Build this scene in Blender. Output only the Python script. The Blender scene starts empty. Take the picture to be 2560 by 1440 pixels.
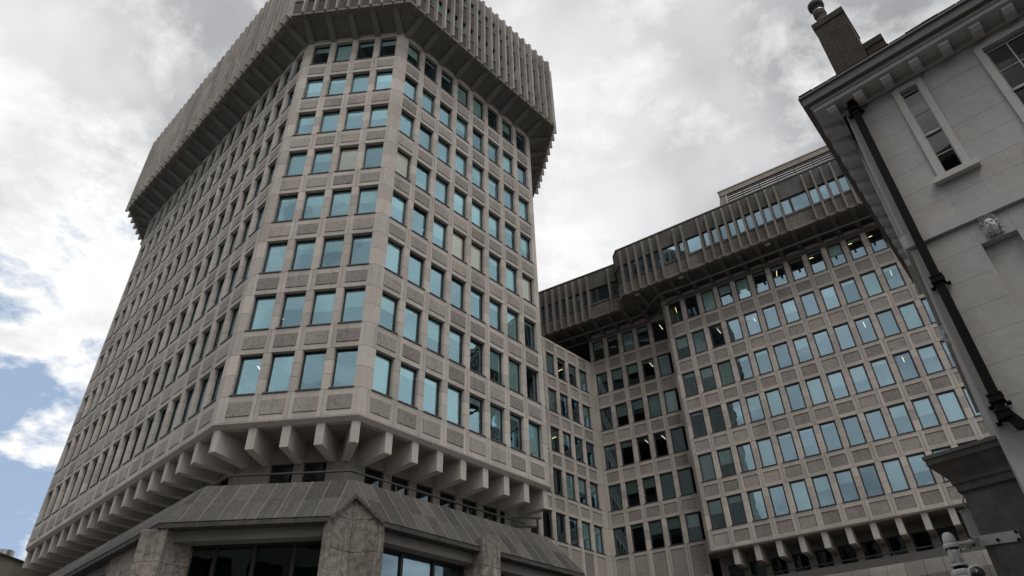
import bpy, bmesh, math, random
from mathutils import Matrix, Vector
random.seed(7)
R = math.radians
SC = bpy.context.scene
COL = SC.collection

# ------------------------------------------------------------------ camera
cam_d = bpy.data.cameras.new('camera')
cam = bpy.data.objects.new('camera', cam_d)
COL.objects.link(cam)
PITCH, ROLL = R(36.367), R(-1.8406)
fw = Vector((0, math.cos(PITCH), math.sin(PITCH)))
r0 = Vector((1, 0, 0)); u0 = r0.cross(fw)
rv = math.cos(ROLL) * r0 + math.sin(ROLL) * u0
uv = -math.sin(ROLL) * r0 + math.cos(ROLL) * u0
cam.matrix_world = Matrix(((rv.x, uv.x, -fw.x, 0), (rv.y, uv.y, -fw.y, 0), (rv.z, uv.z, -fw.z, 1.6), (0, 0, 0, 1)))
cam_d.sensor_width = 36.0
cam_d.lens = 1722.27 / 2560 * 36
cam_d.clip_start = 0.05
cam_d.clip_end = 3000
SC.camera = cam

# ------------------------------------------------------------------ exposure
SC.view_settings.view_transform = 'Standard'
SC.view_settings.look = 'None'
SC.view_settings.gamma = 1.0
SC.view_settings.use_curve_mapping = False
SC.view_settings.exposure = 0.26

# ------------------------------------------------------------------ sun
SUN_EL, SUN_AZ = R(58), R(163)          # azimuth clockwise from +Y
sd = bpy.data.lights.new('sun', 'SUN'); sd.energy = 1.15; sd.angle = R(32); sd.color = (1, 0.97, 0.93)
so = bpy.data.objects.new('sun', sd); COL.objects.link(so)
sdir = Vector((math.sin(SUN_AZ) * math.cos(SUN_EL), math.cos(SUN_AZ) * math.cos(SUN_EL), math.sin(SUN_EL)))
so.rotation_euler = sdir.to_track_quat('Z', 'Y').to_euler()
so.location = sdir * 80

# ------------------------------------------------------------------ node helpers
class NT:
    def __init__(s, tree): s.t = tree; s.n = tree.nodes; s.l = tree.links
    def node(s, typ, **kw):
        n = s.n.new(typ)
        for k, v in kw.items():
            if k.startswith('i_'):
                key = k[2:]; key = int(key) if key.isdigit() else key.replace('_', ' ')
                s.put(n.inputs[key], v)
            else: setattr(n, k, v)
        return n
    def put(s, sock, v):
        if isinstance(v, bpy.types.NodeSocket): s.l.new(v, sock)
        else: sock.default_value = v
    def math(s, op, a, b=None, c=None, clamp=False):
        n = s.n.new('ShaderNodeMath'); n.operation = op; n.use_clamp = clamp
        s.put(n.inputs[0], a)
        if b is not None: s.put(n.inputs[1], b)
        if c is not None: s.put(n.inputs[2], c)
        return n.outputs[0]
    def mix(s, f, a, b, mode='MIX'):
        n = s.n.new('ShaderNodeMix'); n.data_type = 'RGBA'; n.blend_type = mode
        s.put(n.inputs[0], f); s.put(n.inputs[6], a); s.put(n.inputs[7], b)
        return n.outputs[2]
    def ramp(s, f, stops, interp='LINEAR'):
        n = s.n.new('ShaderNodeValToRGB'); s.put(n.inputs[0], f)
        cr = n.color_ramp; cr.interpolation = interp
        while len(cr.elements) < len(stops): cr.elements.new(0.5)
        for e, (p, c) in zip(cr.elements, stops):
            e.position = p; e.color = (c, c, c, 1) if isinstance(c, (int, float)) else (*c, 1)
        return n.outputs[0]
    def rng(s, v, a, b, c, d):
        n = s.n.new('ShaderNodeMapRange'); s.put(n.inputs[0], v)
        for i, k in enumerate((a, b, c, d)): n.inputs[i + 1].default_value = k
        n.clamp = True
        return n.outputs[0]
    def noise(s, vec, scale, detail=4, rough=0.55, dist=0.0):
        n = s.n.new('ShaderNodeTexNoise'); s.put(n.inputs['Vector'], vec)
        n.inputs['Scale'].default_value = scale; n.inputs['Detail'].default_value = detail
        n.inputs['Roughness'].default_value = rough; n.inputs['Distortion'].default_value = dist
        return n.outputs[0]
    def scale(s, vec, v, loc=(0, 0, 0)):
        n = s.n.new('ShaderNodeMapping'); s.put(n.inputs[0], vec)
        n.inputs['Location'].default_value = loc; n.inputs['Scale'].default_value = v
        return n.outputs[0]

# ------------------------------------------------------------------ world: broken overcast
w = bpy.data.worlds.new('World'); SC.world = w; w.use_nodes = True
t = NT(w.node_tree); t.n.clear()
out = t.node('ShaderNodeOutputWorld'); bg = t.node('ShaderNodeBackground')
bg.inputs['Strength'].default_value = 0.1
t.l.new(bg.outputs[0], out.inputs[0])
sky = t.node('ShaderNodeTexSky', sky_type='NISHITA', sun_disc=False, sun_elevation=SUN_EL, sun_rotation=SUN_AZ)
tc = t.node('ShaderNodeTexCoord')
sep = t.node('ShaderNodeSeparateXYZ'); t.l.new(tc.outputs['Generated'], sep.inputs[0])
dx, dy, dz = sep.outputs
den = t.math('ADD', t.math('MAXIMUM', dz, 0.0), 0.22)
cmb = t.node('ShaderNodeCombineXYZ')
t.put(cmb.inputs[0], t.math('DIVIDE', dx, den)); t.put(cmb.inputs[1], t.math('DIVIDE', dy, den))
P = cmb.outputs[0]
big = t.noise(t.scale(P, (1, 1, 1), (3.1, 1.7, 0)), 1.5, 4, 0.5, 0.35)
med = t.noise(t.scale(P, (1, 1, 1), (7.4, 2.2, 0)), 4.2, 7, 0.5, 0.2)
fine = t.noise(t.scale(P, (1, 1, 1), (1.3, 9.1, 0)), 4.6, 12, 0.6, 0.15)
shade = t.math('ADD', t.math('MULTIPLY', big, 0.78), t.math('MULTIPLY', med, 0.22))
cloud = t.ramp(t.rng(shade, 0.37, 0.62, 0, 1), [(0.0, (3.0, 3.03, 3.2)), (0.3, (4.4, 4.43, 4.6)), (0.6, (6.2, 6.2, 6.35)), (1.0, (7.9, 7.9, 8.0))])
# the closed deck breaks up into separate clouds towards the north-west
bias = t.rng(t.math('ADD', t.math('ADD', t.math('MULTIPLY', dx, -1.0), t.math('MULTIPLY', dy, 0.55)), t.math('MULTIPLY', dz, -0.75)), 0.25, 0.85, 0, 1)
cov = t.math('ADD', fine, t.math('MULTIPLY', bias, 0.335))
hole = t.rng(cov, 0.665, 0.77, 0, 1)
edge = t.rng(cov, 0.50, 0.66, 0, 1)
cloud2 = t.mix(t.math('MULTIPLY', edge, 0.85), cloud, (8.9, 8.9, 8.9, 1))
blue = t.mix(0.75, sky.outputs[0], (3.5, 4.6, 6.2, 1))
skyc = t.mix(hole, cloud2, blue)
t.l.new(skyc, bg.inputs['Color'])

# ------------------------------------------------------------------ materials
MATS = {}
def new_mat(name):
    m = bpy.data.materials.new(name); m.use_nodes = True
    tt = NT(m.node_tree); tt.n.clear()
    o = tt.node('ShaderNodeOutputMaterial'); b = tt.node('ShaderNodeBsdfPrincipled')
    tt.l.new(b.outputs[0], o.inputs[0]); MATS[name] = m
    b.inputs['Specular IOR Level'].default_value = 0.3
    return m, tt, b, o
def mineral(name, base, dirt=(0.06, 0.055, 0.05), grime=0.35, streak=0.3, var=0.16, rough=0.9, pits=0.0, pitscale=26, bump=0.15, warm=0.06, blotch=0.0, sfreq=2.6, axis=None, bscale=3.2):
    m, t, b, o = new_mat(name)
    g = t.node('ShaderNodeNewGeometry'); oi = t.node('ShaderNodeObjectInfo')
    pos = g.outputs['Position']
    rnd = t.math('FRACT', t.math('ADD', oi.outputs['Random'], g.outputs['Random Per Island']))
    n1 = t.noise(pos, 0.55, 5, 0.6)
    n2 = t.noise(pos, 9.0, 6, 0.7)
    if axis is None: sv = t.scale(pos, (sfreq, sfreq, 0.085 * sfreq))
    else:
        sp = t.node('ShaderNodeSeparateXYZ'); t.put(sp.inputs[0], pos); cb = t.node('ShaderNodeCombineXYZ')
        t.put(cb.inputs[0], t.math('ADD', t.math('MULTIPLY', sp.outputs[0], axis[0] * sfreq), t.math('MULTIPLY', sp.outputs[1], axis[1] * sfreq)))
        t.put(cb.inputs[1], t.math('MULTIPLY', sp.outputs[2], 0.9)); sv = cb.outputs[0]
    st = t.noise(sv, 1.0, 6, 0.7)
    k = t.math('ADD', t.rng(rnd, 0, 1, 1 - var, 1 + var), t.rng(n2, 0.3, 0.7, -0.07, 0.07))
    c = t.mix(1.0, (*base, 1), t.ramp(t.math('MULTIPLY', k, 0.5), [(0, 0.0), (1, 2.0)]), 'MULTIPLY')
    r2 = t.math('FRACT', t.math('MULTIPLY', rnd, 7.31))
    c = t.mix(t.math('MULTIPLY', r2, 0.6), c, t.mix(1.0, c, (1 + warm, 1.0, 1 - warm, 1), 'MULTIPLY'))
    c = t.mix(t.math('MULTIPLY', t.rng(n1, 0.45, 0.75, 0, 1), grime), c, (*dirt, 1))
    c = t.mix(t.math('MULTIPLY', t.rng(st, 0.5, 0.78, 0, 1), streak), c, (*dirt, 1))
    if blotch:
        nb = t.noise(pos, bscale, 9, 0.8, 0.3)
        c = t.mix(t.math('MULTIPLY', t.rng(nb, 0.46, 0.60, 0, 1), blotch), c, (*dirt, 1))
        nl = t.noise(pos, 5.1, 8, 0.8, 0.4)
        c = t.mix(t.math('MULTIPLY', t.rng(nl, 0.58, 0.72, 0, 1), blotch * 0.45), c, (base[0] * 1.7, base[1] * 1.7, base[2] * 1.65, 1))
    h = n2
    if pits:
        v = t.node('ShaderNodeTexVoronoi'); t.put(v.inputs['Vector'], pos); v.inputs['Scale'].default_value = pitscale
        vn = t.noise(pos, pitscale * 0.35, 3, 0.6)
        pm = t.math('MULTIPLY', t.rng(v.outputs['Distance'], 0.14, 0.34, 1, 0), t.rng(vn, 0.42, 0.56, 0, 1))
        bc = t.node('ShaderNodeSeparateColor'); t.put(bc.inputs[0], v.outputs['Color'])
        c = t.mix(t.math('MULTIPLY', t.rng(bc.outputs[0], 0.3, 1, 0, 1), 0.35), c, (base[0] * 1.5, base[1] * 1.45, base[2] * 1.4, 1))
        c = t.mix(t.math('MULTIPLY', pm, pits), c, (0.03, 0.027, 0.024, 1))
        h = t.math('SUBTRACT', n2, t.math('MULTIPLY', pm, 1.2))
    t.l.new(c, b.inputs['Base Color']); b.inputs['Roughness'].default_value = rough
    bp = t.node('ShaderNodeBump'); bp.inputs['Strength'].default_value = bump; bp.inputs['Distance'].default_value = 0.02
    t.put(bp.inputs['Height'], h); t.l.new(bp.outputs[0], b.inputs['Normal'])
    return m
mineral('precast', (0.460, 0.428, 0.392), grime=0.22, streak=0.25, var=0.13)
mineral('stone_pier', (0.470, 0.434, 0.396), grime=0.16, streak=0.2, var=0.17)
mineral('aggregate', (0.30, 0.278, 0.252), grime=0.35, streak=0.3, var=0.27, pits=0.95, pitscale=17, bump=0.9)
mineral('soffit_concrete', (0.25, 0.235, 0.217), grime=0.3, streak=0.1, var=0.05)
mineral('bracket_concrete', (0.45, 0.43, 0.40), grime=0.12, streak=0.18, var=0.06)
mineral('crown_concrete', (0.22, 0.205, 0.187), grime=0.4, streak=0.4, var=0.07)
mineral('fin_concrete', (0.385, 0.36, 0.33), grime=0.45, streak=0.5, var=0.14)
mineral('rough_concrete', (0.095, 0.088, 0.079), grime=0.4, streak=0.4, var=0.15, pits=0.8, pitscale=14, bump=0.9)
mineral('wing_dark', (0.115, 0.108, 0.10), dirt=(0.045, 0.042, 0.038), grime=0.5, streak=0.75, var=0.08, blotch=0.3)
mineral('wing_fin', (0.19, 0.175, 0.155), grime=0.4, streak=0.4, var=0.08)
mineral('wing_rough', (0.15, 0.133, 0.115), grime=0.4, streak=0.5, var=0.2, pits=0.9, pitscale=9, bump=1.0, blotch=0.3)
mineral('wing_soffit', (0.15, 0.135, 0.12), grime=0.4, streak=0.1, var=0.06)
mineral('canopy_stained', (0.10, 0.094, 0.086), dirt=(0.022, 0.021, 0.020), grime=0.4, streak=0.8, var=0.3, blotch=0.45, bump=0.9, bscale=8)
mineral('canopy_front', (0.10, 0.094, 0.086), dirt=(0.022, 0.021, 0.020), grime=0.35, streak=0.85, var=0.3, blotch=0.4, bump=0.9, bscale=8, sfreq=7, axis=(0.996, -0.09))
mineral('canopy_side', (0.10, 0.094, 0.086), dirt=(0.022, 0.021, 0.020), grime=0.35, streak=0.85, var=0.3, blotch=0.4, bump=0.9, bscale=8, sfreq=7, axis=(0.68, 0.73))
mineral('pillar_stone', (0.30, 0.27, 0.24), dirt=(0.03, 0.028, 0.025), grime=0.5, streak=0.9, var=0.18, blotch=0.6, sfreq=5, bscale=5)
mineral('old_pier', (0.17, 0.158, 0.143), dirt=(0.03, 0.028, 0.026), grime=0.6, streak=0.4, var=0.05, blotch=0.35)
mineral('house_paint', (0.47, 0.458, 0.44), dirt=(0.2, 0.18, 0.165), grime=0.3, streak=0.22, var=0.03, rough=0.7, blotch=0.12, bump=0.25)
mineral('house_trim', (0.50, 0.488, 0.47), dirt=(0.2, 0.18, 0.16), grime=0.25, streak=0.12, var=0.02, rough=0.6)
mineral('slate', (0.06, 0.058, 0.057), grime=0.4, var=0.25)
mineral('far_stone', (0.30, 0.27, 0.24), grime=0.4, streak=0.3)
mineral('far_brown', (0.30, 0.275, 0.235), grime=0.35, streak=0.3)
mineral('render_stone', (0.17, 0.158, 0.142), grime=0.4, streak=0.3)
mineral('asphalt', (0.05, 0.05, 0.05), grime=0.3, pits=0.3, bump=0.5)
mineral('paving', (0.24, 0.23, 0.215), grime=0.3)
mineral('kerb_stone', (0.3, 0.29, 0.27), grime=0.3)
mineral('terracotta', (0.065, 0.055, 0.048), grime=0.5)
mineral('sealant', (0.24, 0.23, 0.21), grime=0.2, streak=0.2)
def simple(name, col, rough=0.5, metal=0.0, emit=None, es=0):
    m, t, b, o = new_mat(name)
    g = t.node('ShaderNodeNewGeometry'); n = t.noise(g.outputs['Position'], 7, 4, 0.6)
    c = t.mix(t.rng(n, 0.3, 0.7, 0, 0.35), (*col, 1), tuple(x * 0.72 for x in col) + (1,))
    t.l.new(c, b.inputs['Base Color']); b.inputs['Roughness'].default_value = rough; b.inputs['Metallic'].default_value = metal
    if emit: b.inputs['Emission Color'].default_value = (*emit, 1); b.inputs['Emission Strength'].default_value = es
    return m
simple('frame_metal', (0.035, 0.03, 0.029), 0.45)
simple('sill_metal', (0.085, 0.078, 0.076), 0.5)
simple('wing_frame', (0.06, 0.053, 0.05), 0.45)
simple('rail_metal', (0.05, 0.048, 0.045), 0.6)
simple('cradle_paint', (0.15, 0.145, 0.135), 0.6)
simple('blind_fabric', (0.80, 0.86, 0.80), 0.9)
simple('blind_cream', (0.97, 0.93, 0.78), 0.9)
simple('interior', (0.11, 0.105, 0.10), 0.9)
simple('core_wall', (0.09, 0.088, 0.084), 0.9)
simple('cast_iron', (0.006, 0.006, 0.006), 0.65)
MATS['cast_iron'].node_tree.nodes['Principled BSDF'].inputs['Specular IOR Level'].default_value = 0.12
simple('white_joinery', (0.5, 0.49, 0.47), 0.5)
simple('camera_housing', (0.5, 0.5, 0.49), 0.35)
simple('box_metal', (0.33, 0.325, 0.31), 0.4)
simple('steel', (0.45, 0.45, 0.46), 0.3, 0.9)
simple('white_metal', (0.6, 0.6, 0.58), 0.5)
simple('gutter_lead', (0.15, 0.145, 0.14), 0.7)
simple('tube_light_warm', (0.8, 0.7, 0.4), 0.5, 0, (1.0, 0.8, 0.42), 2.2)
simple('tube_light_white', (0.9, 0.9, 0.85), 0.5, 0, (1.0, 0.95, 0.85), 1.6)
def glass(name, refl, trans, base=0.5, wob=0.02, rough=0.0):
    m, t, b, o = new_mat(name); t.n.remove(b)
    g = t.node('ShaderNodeNewGeometry'); oi = t.node('ShaderNodeObjectInfo')
    tr = t.node('ShaderNodeBsdfTransparent', i_0=(*trans, 1))
    gl = t.node('ShaderNodeBsdfGlossy', i_0=(*refl, 1)); gl.inputs['Roughness'].default_value = rough
    hn = t.noise(g.outputs['Position'], 0.9, 2, 0.5)
    bp = t.node('ShaderNodeBump'); bp.inputs['Strength'].default_value = wob; bp.inputs['Distance'].default_value = 0.25
    t.put(bp.inputs['Height'], hn); t.l.new(bp.outputs[0], gl.inputs['Normal'])
    fr = t.node('ShaderNodeFresnel', i_IOR=1.5)
    f = t.math('ADD', t.math('ADD', fr.outputs[0], base), t.rng(oi.outputs['Random'], 0, 1, -0.06, 0.08), clamp=True)
    mx = t.node('ShaderNodeMixShader'); t.put(mx.inputs[0], f)
    t.l.new(tr.outputs[0], mx.inputs[1]); t.l.new(gl.outputs[0], mx.inputs[2]); t.l.new(mx.outputs[0], o.inputs[0])
glass('teal_glass', (0.54, 0.86, 0.97), (0.88, 1.0, 0.98), 0.33)
glass('wing_glass', (0.50, 0.72, 0.84), (0.86, 0.97, 0.95), 0.32, 0.015)
glass('clear_glass', (0.75, 0.86, 0.84), (1.0, 1.0, 0.97), 0.14)
glass('podium_glass', (0.36, 0.46, 0.52), (0.3, 0.38, 0.37), 0.12)
glass('house_glass', (0.7, 0.7, 0.72), (0.4, 0.4, 0.4), -0.01, 0.0)
def brick_mat():
    m, t, b, o = new_mat('chimney_brick')
    tcn = t.node('ShaderNodeTexCoord'); s = t.node('ShaderNodeSeparateXYZ'); t.put(s.inputs[0], tcn.outputs['Object'])
    cb = t.node('ShaderNodeCombineXYZ'); t.put(cb.inputs[0], t.math('ADD', s.outputs[0], s.outputs[1])); t.put(cb.inputs[1], s.outputs[2])
    br = t.node('ShaderNodeTexBrick'); t.put(br.inputs['Vector'], cb.outputs[0])
    br.inputs['Color1'].default_value = (0.035, 0.030, 0.024, 1); br.inputs['Color2'].default_value = (0.07, 0.052, 0.04, 1)
    br.inputs['Mortar'].default_value = (0.12, 0.105, 0.08, 1); br.inputs['Scale'].default_value = 1
    br.inputs['Mortar Size'].default_value = 0.006; br.inputs['Brick Width'].default_value = 0.225; br.inputs['Row Height'].default_value = 0.075
    g = t.node('ShaderNodeNewGeometry'); n = t.noise(g.outputs['Position'], 6, 7, 0.7)
    c = t.mix(t.rng(n, 0.4, 0.66, 0, 0.75), br.outputs['Color'], (0.035, 0.032, 0.028, 1))
    t.l.new(c, b.inputs['Base Color']); b.inputs['Roughness'].default_value = 0.95
    bp = t.node('ShaderNodeBump'); bp.inputs['Strength'].default_value = 0.7; bp.inputs['Distance'].default_value = 0.01; bp.invert = True
    t.put(bp.inputs['Height'], br.outputs['Fac']); t.l.new(bp.outputs[0], b.inputs['Normal'])
brick_mat()

# ------------------------------------------------------------------ mesh helpers
class MB:
    def __init__(s): s.v = []; s.f = []
    def box(s, x0, x1, y0, y1, z0, z1):
        b = len(s.v)
        s.v += [(x0, y0, z0), (x1, y0, z0), (x1, y1, z0), (x0, y1, z0), (x0, y0, z1), (x1, y0, z1), (x1, y1, z1), (x0, y1, z1)]
        s.f += [[b + i for i in q] for q in ((0, 3, 2, 1), (4, 5, 6, 7), (0, 1, 5, 4), (1, 2, 6, 5), (2, 3, 7, 6), (3, 0, 4, 7))]
        return s
    def prism(s, poly, z0, z1):
        n = len(poly); b = len(s.v)
        s.v += [(x, y, z0) for x, y in poly] + [(x, y, z1) for x, y in poly]
        s.f += [[b + i for i in range(n)][::-1], [b + n + i for i in range(n)]]
        s.f += [[b + i, b + (i + 1) % n, b + n + (i + 1) % n, b + n + i] for i in range(n)]
        return s
    def extr(s, pa, pb):                       # two matching 3-D loops
        n = len(pa); b = len(s.v)
        s.v += [tuple(p) for p in pa] + [tuple(p) for p in pb]
        s.f += [[b + i for i in range(n)][::-1], [b + n + i for i in range(n)]]
        s.f += [[b + i, b + (i + 1) % n, b + n + (i + 1) % n, b + n + i] for i in range(n)]
        return s
    def quad(s, *p):
        b = len(s.v); s.v += [tuple(q) for q in p]; s.f.append(list(range(b, b + len(p)))); return s
    def tube(s, pts, r, n=8):
        pts = [Vector(p) for p in pts]; b = len(s.v)
        for i, p in enumerate(pts):
            d = (pts[min(i + 1, len(pts) - 1)] - pts[max(i - 1, 0)]).normalized()
            a = d.cross(Vector((0, 0, 1)) if abs(d.z) < 0.9 else Vector((1, 0, 0))).normalized(); c = d.cross(a)
            rr = r[i] if isinstance(r, (list, tuple)) else r
            for k in range(n):
                an = 2 * math.pi * k / n; q = p + rr * (math.cos(an) * a + math.sin(an) * c); s.v.append(tuple(q))
        for i in range(len(pts) - 1):
            for k in range(n):
                s.f.append([b + i * n + k, b + i * n + (k + 1) % n, b + (i + 1) * n + (k + 1) % n, b + (i + 1) * n + k])
        s.f.append([b + k for k in range(n)][::-1]); s.f.append([b + (len(pts) - 1) * n + k for k in range(n)])
        return s
    def mesh(s, name, mat, smooth=False):
        me = bpy.data.meshes.new(name); me.from_pydata(s.v, [], s.f)
        bm = bmesh.new(); bm.from_mesh(me); bmesh.ops.recalc_face_normals(bm, faces=bm.faces); bm.to_mesh(me); bm.free()
        me.materials.append(MATS[mat])
        if smooth:
            for p in me.polygons: p.use_smooth = True
        return me
INV = {}
def thing(name, loc, label, cat, group=None):
    o = bpy.data.objects.new(name, None); COL.objects.link(o); o.location = loc; o.empty_display_size = 0.5
    o['label'] = label; o['category'] = cat
    if group: o['group'] = group
    INV[o.name] = Matrix.Translation(-Vector(loc)); return o
def part(name, me, parent, M=None, kind=None):          # part of a thing, world matrix M
    o = bpy.data.objects.new(name, me); COL.objects.link(o)
    M = M or Matrix.Identity(4)
    if parent is not None:
        o.parent = parent; o.matrix_basis = INV[parent.name] @ M
    else: o.matrix_basis = M
    if kind: o['kind'] = kind
    return o
def sub(name, me, parent, M=None):                      # sub-part in its parent's own frame
    o = bpy.data.objects.new(name, me); COL.objects.link(o); o.parent = parent
    if M: o.matrix_basis = M
    return o
class Face:                                             # vertical plane: x along, y inward, z up
    def __init__(s, x, y, az):
        s.x, s.y, s.az = x, y, az; s.t = Vector((math.cos(az), math.sin(az))); s.n = Vector((math.sin(az), -math.cos(az)))
    def pt(s, u, off=0): p = Vector((s.x, s.y)) + s.t * u + s.n * off; return p
    def p3(s, u, off, z): p = s.pt(u, off); return Vector((p.x, p.y, z))
    def M(s, u=0, off=0, z=0): p = s.pt(u, off); return Matrix.Translation((p.x, p.y, z)) @ Matrix.Rotation(s.az, 4, 'Z')
def isect(F, G, of=0, og=0):
    a, b = F.pt(0, of), G.pt(0, og); d = b - a
    det = F.t.x * -G.t.y + G.t.x * F.t.y
    s = (d.x * -G.t.y + G.t.x * d.y) / det
    return a + F.t * s
def udist(F, p): return (Vector(p) - Vector((F.x, F.y))).dot(F.t)

BAY, WW, WH = 1.45, 1.0545, 2.054
PW = BAY - WW
# tower planes
zs, H = 15.656, 3.305
B = Face(-12.21, 26.26, R(-5.24))
C = Face(-6.11, 26.15, R(48.08))
A_az = R(137.12)
_ta = Vector((math.cos(A_az), math.sin(A_az)))
_oa = Vector((-12.95, 26.60)) + _ta * (15 * BAY + WW)
A = Face(_oa.x, _oa.y, A_az - math.pi)
# wing planes
zsR, HR = 15.933, 3.381
D = Face(2.66, 49.63, R(46.88)); E = Face(7.16, 54.01, R(-30.48)); F = Face(13.19, 48.29, R(-33.2))

# ------------------------------------------------------------------ shared facade meshes
def ring(mb, x0, x1, z0, z1, w, y0, y1, wb=None):
    wb = wb or w
    mb.box(x0, x0 + w, y0, y1, z0, z1).box(x1 - w, x1, y0, y1, z0, z1)
    mb.box(x0 + w, x1 - w, y0, y1, z0, z0 + wb).box(x0 + w, x1 - w, y0, y1, z1 - w, z1)
    return mb
CACHE = {}
def cached(key, fn):
    if key not in CACHE: CACHE[key] = fn()
    return CACHE[key]
def window(th, face, u, z, off=0, w=WW, h=WH, style='tower', blind=None, rec=None):
    fm, gm, fw_, rec_ = {'tower': ('frame_metal', 'teal_glass', 0.055, 0.20), 'wing': ('wing_frame', 'wing_glass', 0.085, 0.13),
                        'dark': ('frame_metal', 'podium_glass', 0.06, 0.12)}[style]
    rec = rec or rec_
    k = (style, round(w, 3), round(h, 3), rec)
    fr = cached(('fr',) + k, lambda: ring(MB(), 0.004, w - 0.004, 0.004, h - 0.004, fw_, rec, rec + 0.09).mesh('window_frame', fm))
    o = part('window', fr, th, face.M(u, off, z))
    pa = cached(('pa',) + k, lambda: MB().quad((fw_, rec + 0.045, fw_), (w - fw_, rec + 0.045, fw_), (w - fw_, rec + 0.045, h - fw_), (fw_, rec + 0.045, h - fw_)).mesh('pane', gm))
    if blind and blind[1] == 'blind_cream':
        pa = cached(('pc2',) + k, lambda: MB().quad((fw_, rec + 0.045, fw_), (w - fw_, rec + 0.045, fw_), (w - fw_, rec + 0.045, h - fw_), (fw_, rec + 0.045, h - fw_)).mesh('pane', 'clear_glass'))
    sub('pane', pa, o)
    if style != 'dark':
        si = cached(('si',) + k, lambda: MB().extr([(-0.03, -0.045, 0.0), (-0.03, -0.045, 0.055), (-0.03, rec - 0.002, 0.075), (-0.03, rec - 0.002, 0.0)],
                                                   [(w + 0.03, -0.045, 0.0), (w + 0.03, -0.045, 0.055), (w + 0.03, rec - 0.002, 0.075), (w + 0.03, rec - 0.002, 0.0)]).mesh('sill', 'sill_metal' if style == 'tower' else fm))
        sub('sill', si, o)
    if blind:
        hb, mat = blind; hb = round(hb, 2)
        bl = cached(('bl', hb, mat) + k, lambda: MB().box(fw_, w - fw_, rec + 0.095, rec + 0.10, h - (h - fw_) * hb, h - 0.01).mesh('blind', mat))
        sub('blind', bl, o)
    return o
def rand_blind(p=0.75):
    r = random.random()
    if r > p: return None
    q = random.random()
    if q < 0.28: return (1.0, 'blind_fabric')
    if q < 0.62: return (random.choice((0.42, 0.5, 0.56)), 'blind_fabric')
    return (random.choice((0.12, 0.18, 0.25)), 'blind_fabric')
def spandrel(th, face, u, z0, h, off=0, recess=False, key='t', zp=None):
    """unit of one bay whose window opening starts at u; bottom at z0"""
    x0, x1 = -PW / 2 + 0.009, WW + PW / 2 - 0.009
    pb, pt = zp or (0.25, h - 0.30)
    def ringmesh():
        m = MB(); a, b = 0.0, WW
        m.box(x0, a, 0, 0.3, 0.009, h - 0.009).box(b, x1, 0, 0.3, 0.009, h - 0.009)
        m.box(a, b, 0, 0.3, 0.009, pb).box(a, b, 0, 0.3, pt, h - 0.009)
        m.box(a, b, 0.1, 0.3, pb, pt)
        return m.mesh('spandrel', 'precast')
    def panelmesh():
        d = 0.035 if recess else -0.03
        g = 0.012; e = 0.02
        m = MB()
        xa, xb, za, zb = g, WW - g, pb + g, pt - g
        fr = [(xa + e, d, za + e), (xb - e, d, za + e), (xb - e, d, zb - e), (xa + e, d, zb - e)]
        bk = [(xa, d + 0.02, za), (xb, d + 0.02, za), (xb, d + 0.02, zb), (xa, d + 0.02, zb)]
        b2 = [(xa, 0.098, za), (xb, 0.098, za), (xb, 0.098, zb), (xa, 0.098, zb)]
        m.extr(fr, bk); m.extr(bk, b2)
        return m.mesh('aggregate_panel', 'aggregate')
    o = part('spandrel', cached(('sp', key, h, pb, pt), ringmesh), th, face.M(u, off, z0))
    sub('panel', cached(('pn', key, h, pb, pt, recess), panelmesh), o)
    return o
def pier_profile(w, ch=0.035):
    return [(0, ch * 1.6), (ch, 0), (w - ch, 0), (w, ch * 1.6), (w, 0.38), (0, 0.38)]
def pier(th, face, u, z0, h, off=0, split=True):
    """between openings, left edge at u"""
    w = PW; cuts = [0, 0.36, 0.7, 1.0] if h < 2.2 else [0, 0.3, 0.6, 1.0]
    def core(): return MB().box(0.02, w - 0.02, 0.03, 0.36, 0.0, h).mesh('pier_core', 'soffit_concrete')
    def stone(i): return MB().prism(pier_profile(w - 0.004), h * cuts[i] + 0.008, h * cuts[i + 1] - 0.008).mesh('pier_stone', 'stone_pier')
    def allst():
        m = MB().box(0.02, w - 0.02, 0.03, 0.36, 0.0, h)
        for i in range(3): m.prism(pier_profile(w - 0.004), h * cuts[i] + 0.008, h * cuts[i + 1] - 0.008)
        return m.mesh('pier', 'stone_pier')
    if split:
        o = part('pier', cached(('pc', h), core), th, face.M(u, off, z0))
        for i in range(3): sub('stone', cached(('ps', h, i), lambda: stone(i)), o)
    else:
        o = part('pier', cached(('pa2', h), allst), th, face.M(u, off, z0))
    return o
def corner_poly(X, Y, a, b, depth=0.4):
    """block at the meeting of plane X (left) and Y (right): b back along X, a along Y"""
    P = isect(X, Y); I = isect(X, Y, -depth, -depth)
    q = [P, P + Y.t * a, P + Y.t * a - Y.n * depth, I, P - X.t * b - X.n * depth, P - X.t * b]
    return P, [(v.x - P.x, v.y - P.y) for v in q]
def inset_poly(poly, d):                                # poly CCW, positive d = outward
    n = len(poly); res = []
    for i in range(n):
        p0, p1, p2 = Vector(poly[i - 1]), Vector(poly[i]), Vector(poly[(i + 1) % n])
        e1, e2 = (p1 - p0).normalized(), (p2 - p1).normalized()
        n1, n2 = Vector((e1.y, -e1.x)), Vector((e2.y, -e2.x))
        k = 1 + n1.dot(n2); res.append(p1 + (n1 + n2) * (d / k))
    return res
def loft(poly, levels, closed=True):                    # levels: (offset, z)
    m = MB(); rings = []
    for off, z in levels:
        q = inset_poly(poly, off); rings.append(len(m.v)); m.v += [(p.x, p.y, z) for p in q]
    n = len(poly)
    for a, b in zip(rings, rings[1:]):
        for i in range(n):
            m.f.append([a + i, a + (i + 1) % n, b + (i + 1) % n, b + i])
    if closed:
        m.f.append([rings[0] + i for i in range(n)][::-1]); m.f.append([rings[-1] + i for i in range(n)])
    return m

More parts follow.
